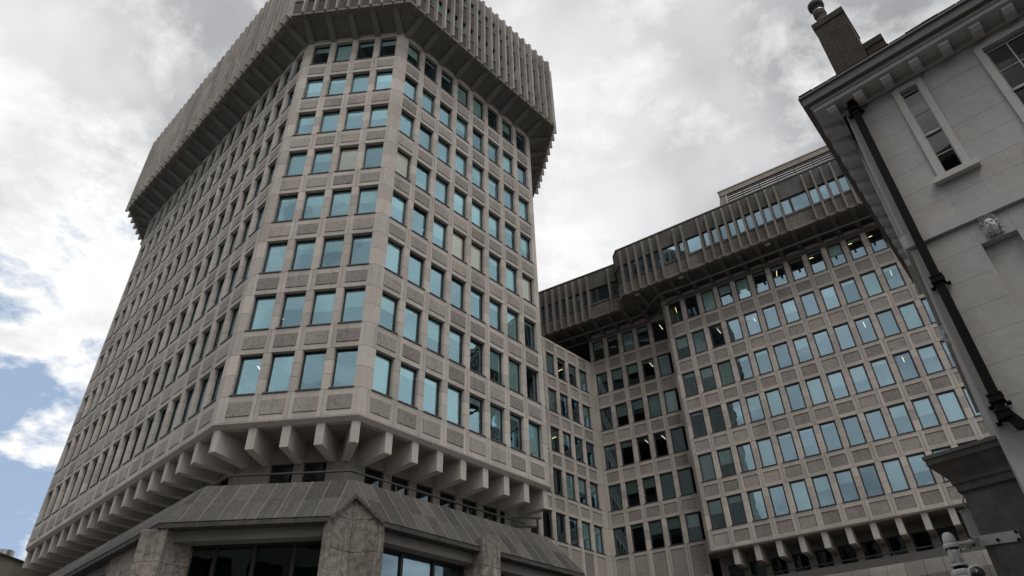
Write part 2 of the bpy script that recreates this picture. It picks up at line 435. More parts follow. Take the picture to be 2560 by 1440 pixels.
# ================================================================== GROUND
gm = MB().box(-900, 900, -900, 900, -0.5, 0).mesh('ground', 'asphalt'); part('ground', gm, None, kind='structure')
part('road', MB().box(-200, 200, -4.5, 6.5, 0.0, 0.004).mesh('road', 'asphalt'), None, kind='structure')
part('pavement', MB().prism([(-40, 6.9), (4.0, 6.9), (4.0, 30), (-40, 60)], 0, 0.12).mesh('pavement', 'paving'), None, kind='structure')
part('kerb', MB().box(-40, 4.0, 6.6, 6.88, 0, 0.125).mesh('kerb', 'kerb_stone'), None, kind='structure')

# ================================================================== TOWER
AB, BC = isect(A, B), isect(B, C)
LA = udist(A, AB) + 0.40                                # A runs from u=-0.40 to the corner
A0 = A.pt(-0.40)
C1 = C.pt(7 * BAY + WW + 0.40)
azR = R(48.08 + 53.3); azL = R(137.12 - 37.7)
BL = (BC - AB).length
R1 = C1 + Vector((math.cos(azR), math.sin(azR))) * BL
L1 = A0 + Vector((math.cos(azL), math.sin(azL))) * BL
ta = Vector((math.cos(A_az), math.sin(A_az)))
R2 = R1 + ta * LA
L2 = L1 + C.t * (C1 - BC).length
FP = [L1, A0, AB, BC, C1, R1, R2, L2]                   # CCW footprint
RF = Face(C1.x, C1.y, azR); LF = Face(L1.x, L1.y, azL - math.pi)
tower = thing('office_tower', (-12, 38, 0), 'tall concrete office tower with chamfered corners and fluted overhanging crown', 'office tower')
ZH7 = zs + 7 * H + WH
# core, floors
part('core_wall', loft(FP, [(-5.5, 10.3), (-5.5, 49)]).mesh('core_wall', 'core_wall'), tower)
for r in range(9):
    z = zs + r * H - (H - WH) + 0.05
    part('floor_slab', cached('tslab%d' % (r == 0), lambda: loft(FP, [(-0.42, 0), (-0.42, 1.0)]).mesh('floor_slab', 'interior')), tower, Matrix.Translation((0, 0, z)))
# windows, spandrels and piers
LIT = []
for face, n, nm in ((A, 16, 'A'), (B, 4, 'B'), (C, 8, 'C')):
    for r in range(8):
        z = zs + r * H
        for c in range(n):
            u = c * BAY
            bl = rand_blind(0.8 if nm != 'A' else 0.5)
            if nm == 'B' and (r, c) == (4, 2): bl = (1.0, 'blind_cream')
            if nm == 'B' and r == 0: bl = None
            if nm == 'C' and (r, c) in ((4, 0), (3, 3), (3, 4), (3, 7)): bl = (1.0, 'blind_cream')
            window(tower, face, u, z, blind=bl)
            spandrel(tower, face, u, z - (H - WH), H - WH)
            if c < n - 1: pier(tower, face, u + WW + 0.002, z, WH, split=(nm != 'A'))
            if random.random() < 0.16 and nm != 'A' and r < 7: LIT.append((face, u, z))
tube_w = MB().box(0, 0.035, 0, 0.8, 0, 0.03).mesh('ceiling_light', 'tube_light_white')
tube_y = MB().box(0, 0.035, 0, 0.8, 0, 0.03).mesh('ceiling_light', 'tube_light_warm')
for face, u, z in LIT[:8]:
    part('ceiling_light', tube_w, tower, face.M(u + random.uniform(0.2, 0.8), -random.uniform(0.6, 1.4), z + WH) @ Matrix.Rotation(random.choice((0, 0, 1.2)), 4, 'Z'))
# corner blocks
def corner_blocks(th, X, Y, a, b, zrows, wh, sp, per=2):
    P, poly = corner_poly(X, Y, a, b); P2, polys = corner_poly(X, Y, a - PW / 2, b - PW / 2)
    key = (X.az, Y.az)
    def st(i, n): return lambda: MB().prism(poly, wh * i / n + 0.008, wh * (i + 1) / n - 0.008).mesh('corner_stone', 'stone_pier')
    spm = cached(('cs', key), lambda: MB().prism(polys, 0.009, sp - 0.009).mesh('corner_spandrel', 'precast'))
    for z in zrows:
        for i in range(per): part('corner_stone', cached(('cst', key, i), st(i, per)), th, Matrix.Translation((P.x, P.y, z)))
        part('corner_spandrel', spm, th, Matrix.Translation((P.x, P.y, z - sp)))
rows = [zs + r * H for r in range(8)]
corner_blocks(tower, A, B, -udist(B, AB), udist(A, AB) - (15 * BAY + WW), rows, WH, H - WH)
corner_blocks(tower, B, C, -udist(C, BC), udist(B, BC) - (3 * BAY + WW), rows, WH, H - WH)
for X, Y, a, b in ((C, RF, 0.9, 0.40), (LF, A, 0.40, 0.9)): corner_blocks(tower, X, Y, a, b, rows, WH, H - WH)
for Fc in (RF, LF):
    L = BL
    part('flank_wall', MB().box(0.7, L - 0.7 if Fc is LF else L, 0.02, 0.4, zs - 1.2, ZH7 + 0.3).mesh('flank_wall', 'precast'), tower, Fc.M())
# bottom fascia with chamfered edge, soffit
zb = zs - (H - WH)
part('fascia', loft(FP, [(-0.42, zb), (0.0, zb), (0.0, zb - 0.05), (-0.16, zb - 0.22), (-0.42, zb - 0.22)], False).mesh('fascia', 'precast'), tower)
ZSOF = zb - 0.16
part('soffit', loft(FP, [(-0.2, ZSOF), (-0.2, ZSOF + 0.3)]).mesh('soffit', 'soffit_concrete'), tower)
# brackets below
brm = MB().box(-0.18, 0.18, 0.18, 1.98, -1.0, 0).mesh('bracket', 'bracket_concrete')
for face, n in ((A, 17), (B, 5), (C, 9)):
    for i in range(n):
        if face is B and i in (0, 4): continue
        if face is C and i == 0: continue
        if face is A and i == 16: continue
        uu = i * BAY - PW / 2 + (0.0)
        part('bracket', brm, tower, face.M(uu, 0, ZSOF))
rb = Face(C1.x, C1.y, azR)
for i in range(1, 4): part('bracket', brm, tower, rb.M(i * BAY + 0.1, 0, ZSOF))
def corner_bracket(X, Y, w=0.2):
    P = isect(X, Y, -0.17, -0.17); Q = isect(X, Y, -2.0, -2.0); d = (Q - P).normalized(); s = Vector((-d.y, d.x))
    a = P - (-X.t) * 0 ; 
    poly = [P, P + Y.t * w, Q + s * -w * 0 + Y.t * w, Q - X.t * w, P - X.t * w]
    part('bracket', MB().prism([(p.x, p.y) for p in poly], ZSOF - 1.0, ZSOF).mesh('corner_bracket', 'bracket_concrete'), tower)
corner_bracket(A, B); corner_bracket(B, C)
# recessed storey behind the brackets
def recess_storey(th, face, cols, off, z0, head, top, u0, u1, solid=()):
    m = MB().box(u0, u1, 0, 0.3, head, top)
    edges = [u0]
    for c in cols:
        if c in solid: continue
        edges += [c * BAY + 0.02, c * BAY + WW - 0.02]
        window(th, face, c * BAY + 0.02, z0 + 0.3, off, WW - 0.04, head - z0 - 0.3, 'dark')
    edges.append(u1)
    for a, b in zip(edges[::2], edges[1::2]): m.box(a, b, 0, 0.3, z0, head)
    m.box(u0, u1, 0.001, 0.299, z0 - 0.5, z0 + 0.3)
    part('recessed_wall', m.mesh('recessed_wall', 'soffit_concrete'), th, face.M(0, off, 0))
off = -1.98
recess_storey(tower, B, range(4), off, 10.2, 13.3, ZSOF, udist(B, isect(A, B, off, off)), udist(B, isect(B, C, off, off)), (0, 3))
recess_storey(tower, A, range(16), off, 10.2, 13.3, ZSOF, 0, udist(A, isect(A, B, off, off)), (0, 15))
recess_storey(tower, C, range(8), off, 10.2, 13.3, ZSOF, udist(C, isect(B, C, off, off)), 9.9, (0, 7))
part('recessed_wall', MB().box(0.8, BL - 0.8, 0, 0.3, 10.0, ZSOF).mesh('recessed_wall', 'soffit_concrete'), tower, RF.M(0, off, 0))
# head course and crown
zl = 41.62
part('head_course', loft(FP, [(-0.42, ZH7), (0, ZH7), (0, 41.4), (-0.42, 41.4)], False).mesh('head_course', 'precast'), tower)
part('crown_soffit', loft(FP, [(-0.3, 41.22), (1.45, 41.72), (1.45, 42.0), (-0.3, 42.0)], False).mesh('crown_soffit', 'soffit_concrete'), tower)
part('crown_lip', loft(FP, [(1.3, zl), (1.76, zl), (1.76, zl + 0.13), (1.70, zl + 0.16), (1.70, zl + 0.3), (1.3, zl + 0.3)], False).mesh('crown_lip', 'crown_concrete'), tower)
part('crown_roof', loft(FP, [(1.3, 49.0), (1.3, 49.28)]).mesh('crown_roof', 'slate'), tower)
part('crown_inner', loft(FP, [(0.2, 42.1), (0.2, 49.0)]).mesh('crown_inner', 'core_wall'), tower)
bmP = [(-1.50, -0.02), (-1.50, 0.36), (0.02, 0.2), (0.02, -0.66)]
beam = MB().extr([(-0.18, y, z) for y, z in bmP], [(0.18, y, z) for y, z in bmP]).mesh('crown_beam', 'soffit_concrete')
for face, n in ((A, 17), (B, 5), (C, 9)):
    for i in range(n):
        part('crown_beam', beam, tower, face.M(i * BAY - PW / 2, 0, zl))
for i in range(4): part('crown_beam', beam, tower, RF.M(0.35 + i * BAY, 0, zl)); part('crown_beam', beam, tower, LF.M(BL - 0.35 - i * BAY, 0, zl))
def fin_mesh(w, d, z0, z1, ch, back=0.12, mat='fin_concrete'):
    p = [(-d, z0), (-d, z1 - ch), (-d + ch * 0.35, z1 - ch * 0.3), (-d + ch, z1), (back, z1), (back, z0 + 0.1), (0.0, z0 + 0.06)]
    return MB().extr([(-w / 2, y, z) for y, z in p], [(w / 2, y, z) for y, z in p]).mesh('crown_fin', mat)
finm = fin_mesh(0.11, 0.34, -0.14, 7.55, 0.28)
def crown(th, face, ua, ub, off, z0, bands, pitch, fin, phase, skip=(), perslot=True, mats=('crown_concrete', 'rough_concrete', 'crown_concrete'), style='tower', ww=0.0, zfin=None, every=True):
    """bands: list of (kind, za, zb)"""
    k0 = math.ceil((ua - phase) / pitch - 1e-6 + 0.12); k1 = math.floor((ub - phase) / pitch + 1e-6 - 0.12)
    for kind, za, zc in bands:
        if kind == 'rough':
            if perslot:
                e = [ua + 0.0] + [phase + k * pitch for k in range(k0, k1 + 1)] + [ub]
                for a, b in zip(e, e[1:]):
                    if b - a < 0.1: continue
                    h2 = (zc - za)
                    nm = MB()
                    # two courses of rough blocks, joints kept open
                    nm.box(0.006, b - a - 0.006, 0, 0.1, 0.006, h2 * 0.5 - 0.006).box(0.006, b - a - 0.006, 0.008, 0.1, h2 * 0.5 + 0.006, h2 - 0.006)
                    part('rough_panel', cached(('rp', round(b - a, 2), round(h2, 2), mats[1]), lambda: nm.mesh('rough_panel', mats[1])), th, face.M(a, off, za))
                part('backing_wall', MB().box(ua, ub, 0.1, 0.35, za, zc).mesh('backing_wall', mats[0]), th, face.M(0, off, 0))
            else: part('crown_wall', MB().box(ua, ub, 0, 0.35, za, zc).mesh('crown_wall', mats[1]), th, face.M(0, off, 0))
        elif kind == 'plain':
            part('crown_wall', MB().box(ua, ub, -0.012, 0.35, za, zc).mesh('crown_wall', mats[2]), th, face.M(0, off, 0))
        elif kind == 'ledge':
            part('crown_ledge', MB().box(ua, ub, -0.05, 0.3, za, zc).mesh('crown_ledge', mats[2]), th, face.M(0, off, 0))
        elif kind == 'win':
            e = [ua] + [phase + k * pitch for k in range(k0, k1 + 1)] + [ub]
            for i, (a, b) in enumerate(zip(e, e[1:])):
                if b - a < 0.35: continue
                if not perslot and i % 4: continue
                window(th, face, a + 0.03, za, off, b - a - 0.06, zc - za, style, rec=0.1, blind=(1.0, 'blind_fabric') if random.random() < 0.3 else None)
            if not perslot: part('crown_wall', MB().box(ua, ub, 0.36, 0.45, za, zc).mesh('crown_wall', mats[0]), th, face.M(0, off, 0))
    for k in range(k0, k1 + 1):
        if k in skip: continue
        part('fin', fin, th, face.M(phase + k * pitch, off, zfin))
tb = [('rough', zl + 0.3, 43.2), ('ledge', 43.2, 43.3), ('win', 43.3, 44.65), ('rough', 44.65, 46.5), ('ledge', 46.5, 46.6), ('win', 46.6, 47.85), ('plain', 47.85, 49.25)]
HB = BAY / 2
for face, X, Y, ps in ((A, LF, B, False), (B, A, C, True), (C, B, RF, True)):
    ua, ub = udist(face, isect(X, face, 1.70, 1.70)), udist(face, isect(face, Y, 1.70, 1.70))
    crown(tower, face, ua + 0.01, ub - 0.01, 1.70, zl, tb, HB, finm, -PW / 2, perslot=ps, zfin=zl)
ua, ub = udist(RF, isect(C, RF, 1.70, 1.70)), BL + 0.5
crown(tower, RF, ua + 0.01, ub, 1.70, zl, tb, HB, finm, 0.35, perslot=True, zfin=zl)
ua, ub = -0.5, udist(LF, isect(LF, A, 1.70, 1.70))
crown(tower, LF, ua, ub - 0.01, 1.70, zl, tb, HB, finm, BL - 0.35 - 4 * BAY, perslot=False, zfin=zl)

# ================================================================== WING
wing = thing('office_wing', (14, 56, 0), 'lower concrete office wing behind the tower with dark ribbed top storey', 'office wing')
WROW = 15
nF, nE = 19, 5
DE = isect(D, E)
Eend = E.pt(8.2)
F0 = F.pt(-0.36); Fend = F.pt(nF * BAY)
backF = Fend - F.n * 16; backE = DE - E.n * 14
Dst = D.pt(-5.0)
sill = lambda r: zsR + r * HR
SPH = HR - WH
# floors / core
FPW = [Dst, DE, Eend, F.pt(0.1, -1.6), F.pt(0.0, -0.45), F.pt(nF * BAY, -0.45), backF, backE, Dst - D.n * -0 + Vector((-10, 12))]
for r in range(-1, 6):
    pol = [(D.pt(-5, -0.45)), isect(D, E, -0.45, -0.45), E.pt(8.4, -0.45), F.pt(0.0, -0.45), F.pt(nF * BAY, -0.45), backF, backE, D.pt(-5, -12)]
    hh = SPH - 0.1
    m = MB().prism([(p.x, p.y) for p in pol], sill(r) - SPH + 0.05, sill(r) - 0.05)
    part('floor_slab', m.mesh('floor_slab', 'interior'), wing)
cw = [D.pt(-5, -5), isect(D, E, -5, -5), E.pt(8.4, -5.5), F.pt(4, -5.5), F.pt(nF * BAY, -5.5), backF, backE, D.pt(-5, -11)]
part('core_wall', MB().prism([(p.x, p.y) for p in cw], 9, 35.2).mesh('core_wall', 'core_wall'), wing)
def bays(face, cols, rws, recess, split):
    cols = list(cols)
    for r in rws:
        for c in cols:
            u = c * BAY
            bl = rand_blind(0.72)
            window(wing, face, u, sill(r), style='wing', blind=bl)
            if r == 0 and face is not F:
                spandrel(wing, face, u, 13.35, sill(0) - 13.35, recess=True, key='w', zp=(0.25, sill(0) - 13.35 - 0.25))
            elif r >= 0: spandrel(wing, face, u, sill(r) - SPH, SPH, recess=True, key='w')
            if c < cols[-1]: pier(wing, face, u + WW + 0.002, sill(r), WH, split=split)
bays(F, range(nF), range(6), True, False)
for c in range(0):
    pass
bays(E, range(nE), range(6), True, False)
bays(D, range(-2, 4), range(5), True, False)
for face, cols in ((E, range(nE)), (D, range(-2, 4))):
    for c in cols:
        window(wing, face, c * BAY, 11.2, h=2.15, style='wing')
        if c < cols[-1]: part('pier', MB().prism(pier_profile(PW - 0.004), 11.2, 13.35).mesh('pier', 'stone_pier'), wing, face.M(c * BAY + WW + 0.002, 0, 0))
    part('base_wall', MB().box(cols[0] * BAY - 0.2, cols[-1] * BAY + WW + 0.2, 0, 0.4, 6, 11.19).mesh('base_wall', 'precast'), wing, face.M())
# end blocks at the inner corner D/E, E/F step
uD = udist(D, DE); uE = udist(E, DE)
for r in range(-1, 6):
    zz = sill(r) if r >= 0 else 11.2; hh = WH if r >= 0 else 2.15
    if r < 5:
        part('corner_stone', MB().box(3 * BAY + WW + 0.002, uD - 0.004, 0, 0.38, zz + 0.008, zz + hh - 0.008).mesh('corner_stone', 'stone_pier'), wing, D.M())
    part('corner_stone', MB().box(uE + 0.004, -0.002, 0, 0.38, zz + 0.008, zz + hh - 0.008).mesh('corner_stone', 'stone_pier'), wing, E.M())
    za = 13.35 if r == 0 else zz - SPH
    if r >= 0:
        part('corner_spandrel', MB().box(uE + 0.004, -PW / 2, 0, 0.3, za + 0.009, zz - 0.009).mesh('corner_spandrel', 'precast'), wing, E.M())
        if r < 5: part('corner_spandrel', MB().box(3 * BAY + WW + PW / 2, uD - 0.004, 0, 0.3, za + 0.009, zz - 0.009).mesh('corner_spandrel', 'precast'), wing, D.M())
# tower-side parapet of D
for c in range(-2, 4):
    spandrel(wing, D, c * BAY, sill(4) + WH, 1.3, recess=True, key='p', zp=(0.2, 1.05))
part('corner_spandrel', MB().box(3 * BAY + WW + PW / 2, uD - 0.004, 0, 0.3, sill(4) + WH, sill(4) + WH + 1.29).mesh('corner_spandrel', 'precast'), wing, D.M())
part('roof_deck', MB().prism([(p.x, p.y) for p in (D.pt(-5, -0.3), isect(D, E, -0.3, -0.3), E.pt(1, -8), D.pt(-5, -12))], sill(4) + WH + 0.9, sill(4) + WH + 1.1).mesh('roof_deck', 'slate'), wing)
# left end pillar of F with chamfer, one block per storey
endp = [F.pt(-0.002, 0), F.pt(-0.30, 0), F.pt(-0.62, -0.30), F.pt(-0.62, -2.2), F.pt(-0.2, -2.2), F.pt(-0.002, -0.38)]
P0 = endp[0]
ep = [(p.x - P0.x, p.y - P0.y) for p in endp]
for r in range(6):
    part('corner_stone', cached('ep', lambda: MB().prism(ep, 0.008, WH * 0.5 - 0.008).prism(ep, WH * 0.5 + 0.008, WH - 0.008).mesh('corner_stone', 'stone_pier')), wing, Matrix.Translation((P0.x, P0.y, sill(r))))
    epb = [((p + (F.t * -PW / 2 if i in (0, 5) else F.t * 0)).x - P0.x, (p + (F.t * -PW / 2 if i in (0, 5) else F.t * 0)).y - P0.y) for i, p in enumerate(endp)]
    part('corner_spandrel', cached('epb', lambda: MB().prism(epb, 0.009, SPH - 0.009).mesh('corner_spandrel', 'precast')), wing, Matrix.Translation((P0.x, P0.y, sill(r) - SPH)))
# bottom edge, soffit, brackets, recessed storey under F
zbF = sill(0) - SPH
fl = [F.pt(-0.62, -2.4), F.pt(-0.62, -0.30), F.pt(-0.30, 0), F.pt(nF * BAY, 0)]
fl2 = [F.pt(-0.46, -2.4), F.pt(-0.46, -0.37), F.pt(-0.23, -0.16), F.pt(nF * BAY, -0.16)]
m = MB()
for (a, b), (c, d) in zip(zip(fl, fl[1:]), zip(fl2, fl2[1:])):
    m.quad((a.x, a.y, zbF), (b.x, b.y, zbF), (b.x, b.y, zbF - 0.03), (a.x, a.y, zbF - 0.03))
    m.quad((a.x, a.y, zbF - 0.03), (b.x, b.y, zbF - 0.03), (d.x, d.y, zbF - 0.12), (c.x, c.y, zbF - 0.12))
part('fascia', m.mesh('fascia', 'precast'), wing)
part('soffit', MB().box(-0.44, nF * BAY, 0.17, 2.4, zbF - 0.08, zbF).mesh('soffit', 'soffit_concrete'), wing, F.M())
for i in range(1, nF): part('bracket', brm, wing, F.M(i * BAY - PW / 2, 0, zbF - 0.08))
recess_storey(wing, F, range(nF), -1.95, 10.2, 13.95, zbF, -0.5, nF * BAY)
# head course
part('head_course', MB().box(-0.6, nF * BAY, 0, 0.42, sill(5) + WH, 35.5).mesh('head_course', 'precast'), wing, F.M())
part('head_course', MB().box(uE, 8.3, 0, 0.42, sill(5) + WH, 35.6).mesh('head_course', 'precast'), wing, E.M())
# wing crown
ZW = 35.6
OW = 2.4
pE0, pE1 = E.pt(-8, OW), E.pt(4.1, OW)
pC1, pC2 = F.pt(-3.55, 1.75), F.pt(-2.95, OW)
pF1 = F.pt(nF * BAY, OW)
cx = [pE0, pE1, pC1, pC2, pF1, F.pt(nF * BAY, -14), E.pt(-8, -12)]
part('crown_soffit', MB().prism([(p.x, p.y) for p in inset_poly(cx, -0.1)], ZW + 0.12, ZW + 0.3).mesh('crown_soffit', 'wing_soffit'), wing)
part('crown_roof', MB().prism([(p.x, p.y) for p in inset_poly(cx, -0.15)], 40.3, 40.45).mesh('crown_roof', 'slate'), wing)
part('crown_inner', MB().prism([(p.x, p.y) for p in inset_poly(cx, -3.0)], ZW + 0.35, 40.3).mesh('crown_inner', 'core_wall'), wing)
lip = MB()
for (oa, ob, za, zc) in ((0.06, -0.3, ZW, ZW + 0.25),):
    po, pi = inset_poly(cx, oa), inset_poly(cx, ob)
    for i in range(0, 5):
        a, b, c, d = po[i], po[i + 1], pi[i + 1], pi[i]
        if i == 4: continue
        lip.prism([(q.x, q.y) for q in (a, b, c, d)], za, zc)
part('crown_lip', lip.mesh('crown_lip', 'wing_fin'), wing)
cop = MB(); po, pi = inset_poly(cx, 0.08), inset_poly(cx, -0.3)
for i in range(0, 4): cop.prism([(q.x, q.y) for q in (po[i], po[i + 1], pi[i + 1], pi[i])], 40.6, 40.68)
part('coping', cop.mesh('coping', 'wing_fin'), wing)
wfin = fin_mesh(0.15, 0.36, -0.12, 4.75, 0.3, mat='wing_fin')
wb = [('rough', ZW + 0.25, 37.05), ('ledge', 37.05, 37.2), ('win', 37.2, 38.85), ('plain', 38.85, 40.6)]
wm = ('wing_dark', 'wing_rough', 'wing_dark')
# F part: slots from left; some fins left out where the big windows are
def wing_crown(face, ua, ub, phase, skip, windows_merge):
    crown(wing, face, ua, ub, OW, ZW, [b for b in wb if b[0] != 'win'], HB, wfin, phase, skip=skip, mats=wm, zfin=ZW)
    k0 = math.ceil((ua - phase) / HB + 0.25); k1 = math.floor((ub - phase) / HB - 0.25)
    e = [ua] + [phase + k * HB for k in range(k0, k1 + 1) if k not in skip] + [ub]
    for a, b in zip(e, e[1:]):
        if b - a < 0.3: continue
        if b - a > 1.6:
            s = 0.72
            window(wing, face, a + 0.03, 37.2, OW, s, 1.65, 'wing', rec=0.1)
            window(wing, face, a + 0.03 + s + 0.03, 37.2, OW, b - a - s - 0.12, 1.65, 'wing', rec=0.1, blind=rand_blind(0.4))
        else: window(wing, face, a + 0.03, 37.2, OW, b - a - 0.06, 1.65, 'wing', rec=0.1, blind=rand_blind(0.3))
phF = 5.42 - 8 * HB
wing_crown(F, -2.94, nF * BAY, phF, (3, 6, 17, 18, 25, 27, 29), 0)
wing_crown(E, -8, 4.05, -0.2, (3, 4), 0)
# chamfer and return of the F crown
for pa, pb in ((pC1, pC2), (pE1, pC1)):
    d = (pb - pa); az = math.atan2(d.y, d.x); L = d.length; G = Face(pa.x, pa.y, az)
    part('rough_panel', MB().box(0, L, 0, 0.3, ZW + 0.25, 37.05).mesh('rough_panel', 'wing_rough'), wing, G.M())
    part('crown_ledge', MB().box(0, L, -0.05, 0.3, 37.05, 37.2).mesh('crown_ledge', 'wing_dark'), wing, G.M())
    part('crown_wall', MB().box(0, L, -0.012, 0.3, 38.85, 40.6).mesh('crown_wall', 'wing_dark'), wing, G.M())
    window(wing, G, 0.1, 37.2, 0, L - 0.2, 1.65, 'wing', rec=0.06)
# beams and cradle rails below the wing crown
wbeam = MB().extr([(-0.17, y, z) for y, z in ((-2.2, -0.02), (-2.2, 0.2), (0, 0.2), (0, -0.28))], [(0.17, y, z) for y, z in ((-2.2, -0.02), (-2.2, 0.2), (0, 0.2), (0, -0.28))]).mesh('crown_beam', 'wing_fin')
for i in range(-1, nF): part('crown_beam', wbeam, wing, F.M(i * BAY - PW / 2, 0, ZW))
for i in range(-3, 6): part('crown_beam', wbeam, wing, E.M(i * BAY - PW / 2, 0, ZW))
small = MB().box(-0.2, 0.2, 0, 0.18, -0.1, 0.1).mesh('beam_shoe', 'wing_fin')
def smooth_path(pts, n=6):
    res = []
    for i in range(len(pts) - 1):
        p0, p1, p2, p3 = pts[max(i - 1, 0)], pts[i], pts[i + 1], pts[min(i + 2, len(pts) - 1)]
        for k in range(n):
            s = k / n
            res.append(0.5 * ((2 * p1) + (-p0 + p2) * s + (2 * p0 - 5 * p1 + 4 * p2 - p3) * s * s + (-p0 + 3 * p1 - 3 * p2 + p3) * s ** 3))
    res.append(pts[-1]); return res
for offr, zr, rr in ((1.35, 35.1, 0.085), (0.25, 34.95, 0.085)):
    pts = [E.p3(-3.5, offr, zr), E.p3(0, offr, zr), E.p3(3.5, offr, zr), E.p3(5.6, offr + 0.05, zr), F.p3(0.6 - offr * 0.6, offr, zr), F.p3(2.6, offr, zr), F.p3(12, offr, zr), F.p3(nF * BAY, offr, zr)]
    part('cradle_rail', MB().tube(smooth_path(pts, 8), rr, 8).mesh('cradle_rail', 'cradle_paint', True), wing)
    for u in [x * 1.45 for x in range(1, 18)]:
        part('rail_hanger', MB().box(-0.03, 0.03, -0.03, 0.03, 0, 0.75).box(-0.12, 0.12, -0.03, 0.03, 0, 0.05).mesh('rail_hanger', 'rail_metal'), wing, F.M(u, offr, zr))
    for u in [x * 1.45 for x in range(-2, 3)]:
        part('rail_hanger', MB().box(-0.03, 0.03, -0.03, 0.03, 0, 0.75).mesh('rail_hanger', 'rail_metal'), wing, E.M(u, offr, zr))
for u in (-1.8, 2.2, 9.4): part('bulkhead_light', MB().box(-0.2, 0.2, -0.12, 0.12, -0.1, 0.1).mesh('bulkhead_light', 'white_metal'), wing, F.M(u, 2.0, ZW))
# lit strips behind the top row and others of the wing
for c in (0, 2, 4, 6, 8, 9, 10, 11):
    part('ceiling_light', tube_y, wing, F.M(c * BAY + 0.35, -0.75, sill(5) + WH - 0.06) @ Matrix.Rotation(0.25 if c < 8 else 1.57, 4, 'Z'))
for c, r in ((8, 4), (11, 4), (4, 4), (2, 4), (9, 3), (10, 2)):
    part('ceiling_light', tube_w, wing, F.M(c * BAY + 0.5, -0.7, sill(r) + WH - 0.06))
for c, r in ((0, 5), (2, 5), (4, 5), (1, 4), (3, 4), (2, 3), (3, 2), (2, 2), (3, 1)):
    part('ceiling_light', tube_y if r == 5 else tube_w, wing, E.M(c * BAY + 0.5, -0.7, sill(r) + WH - 0.06))
for c, r in ((1, 4), (2, 4), (1, 2), (2, 2)): part('ceiling_light', tube_y, wing, D.M(c * BAY + 0.4, -0.7, sill(r) + WH - 0.06))

# roof plant screen on the wing
scr = thing('plant_screen', tuple(F.p3(7, 0.4, 40.4)), 'louvred metal plant screen on the roof of the lower wing', 'plant screen')
so_ = 1.5
part('top_fascia', MB().box(6.75, nF * BAY, -0.05, 0.3, 42.45, 42.95).mesh('top_fascia', 'far_stone'), scr, F.M(0, so_, 0))
part('coping', MB().box(6.7, nF * BAY, -0.12, 0.35, 42.95, 43.02).mesh('coping', 'white_metal'), scr, F.M(0, so_, 0))
for k in range(4):
    part('louvre', MB().box(7.3, nF * BAY, 0.0, 0.12, 41.5 + k * 0.24, 41.6 + k * 0.24).mesh('louvre', 'wing_dark'), scr, F.M(0, so_, 0))
part('end_panel', MB().extr([(6.4, 0.02, 40.5), (7.2, 0.02, 40.5), (7.32, 0.02, 42.45), (6.8, 0.02, 42.45)], [(6.4, 0.1, 40.5), (7.2, 0.1, 40.5), (7.32, 0.1, 42.45), (6.8, 0.1, 42.45)]).mesh('end_panel', 'far_stone'), scr, F.M(0, so_, 0))
for k in range(14):
    part('post', MB().box(-0.03, 0.03, 0.02, 0.1, 40.5, 42.45).mesh('post', 'rail_metal'), scr, F.M(7.25 + k * 1.45, so_, 0))
part('frame_edge', MB().extr([(7.16, -0.03, 40.5), (7.24, -0.03, 40.5), (7.38, -0.03, 42.45), (7.3, -0.03, 42.45)], [(7.16, 0.02, 40.5), (7.24, 0.02, 40.5), (7.38, 0.02, 42.45), (7.3, 0.02, 42.45)]).mesh('frame_edge', 'white_metal'), scr, F.M(0, so_, 0))

# ================================================================== PODIUM
pod = thing('podium', (-6, 26, 0), 'low stone podium with weathered sloping canopy and railing under the tower', 'podium')
ZT, ZLp, OUT = 10.5, 8.85, 1.35
Q = [Vector((-36, 46.6)), Vector((-10.86, 23.1)), Vector((-5.646, 22.954)), Vector((1.2, 30.25)), Vector((0.2, 37.0))]
def off_line(pts, d):
    res = []
    for i, p in enumerate(pts):
        ns = []
        if i > 0: e = (p - pts[i - 1]).normalized(); ns.append(Vector((e.y, -e.x)))
        if i < len(pts) - 1: e = (pts[i + 1] - p).normalized(); ns.append(Vector((e.y, -e.x)))
        n = ns[0] if len(ns) == 1 else (ns[0] + ns[1]) / (1 + ns[0].dot(ns[1]))
        res.append(p + n * d)
    return res
Lp = off_line(Q, OUT)
def v3(p, z): return Vector((p.x, p.y, z))
def clip(poly, n, c, keep=1):                            # polygon in 2D, keep n.p <= c
    res = []
    for i, p in enumerate(poly):
        q = poly[(i + 1) % len(poly)]; a, b = n.dot(p) - c, n.dot(q) - c
        if a <= 0: res.append(p)
        if (a < 0 < b) or (b < 0 < a): res.append(p + (q - p) * (a / (a - b)))
    return res
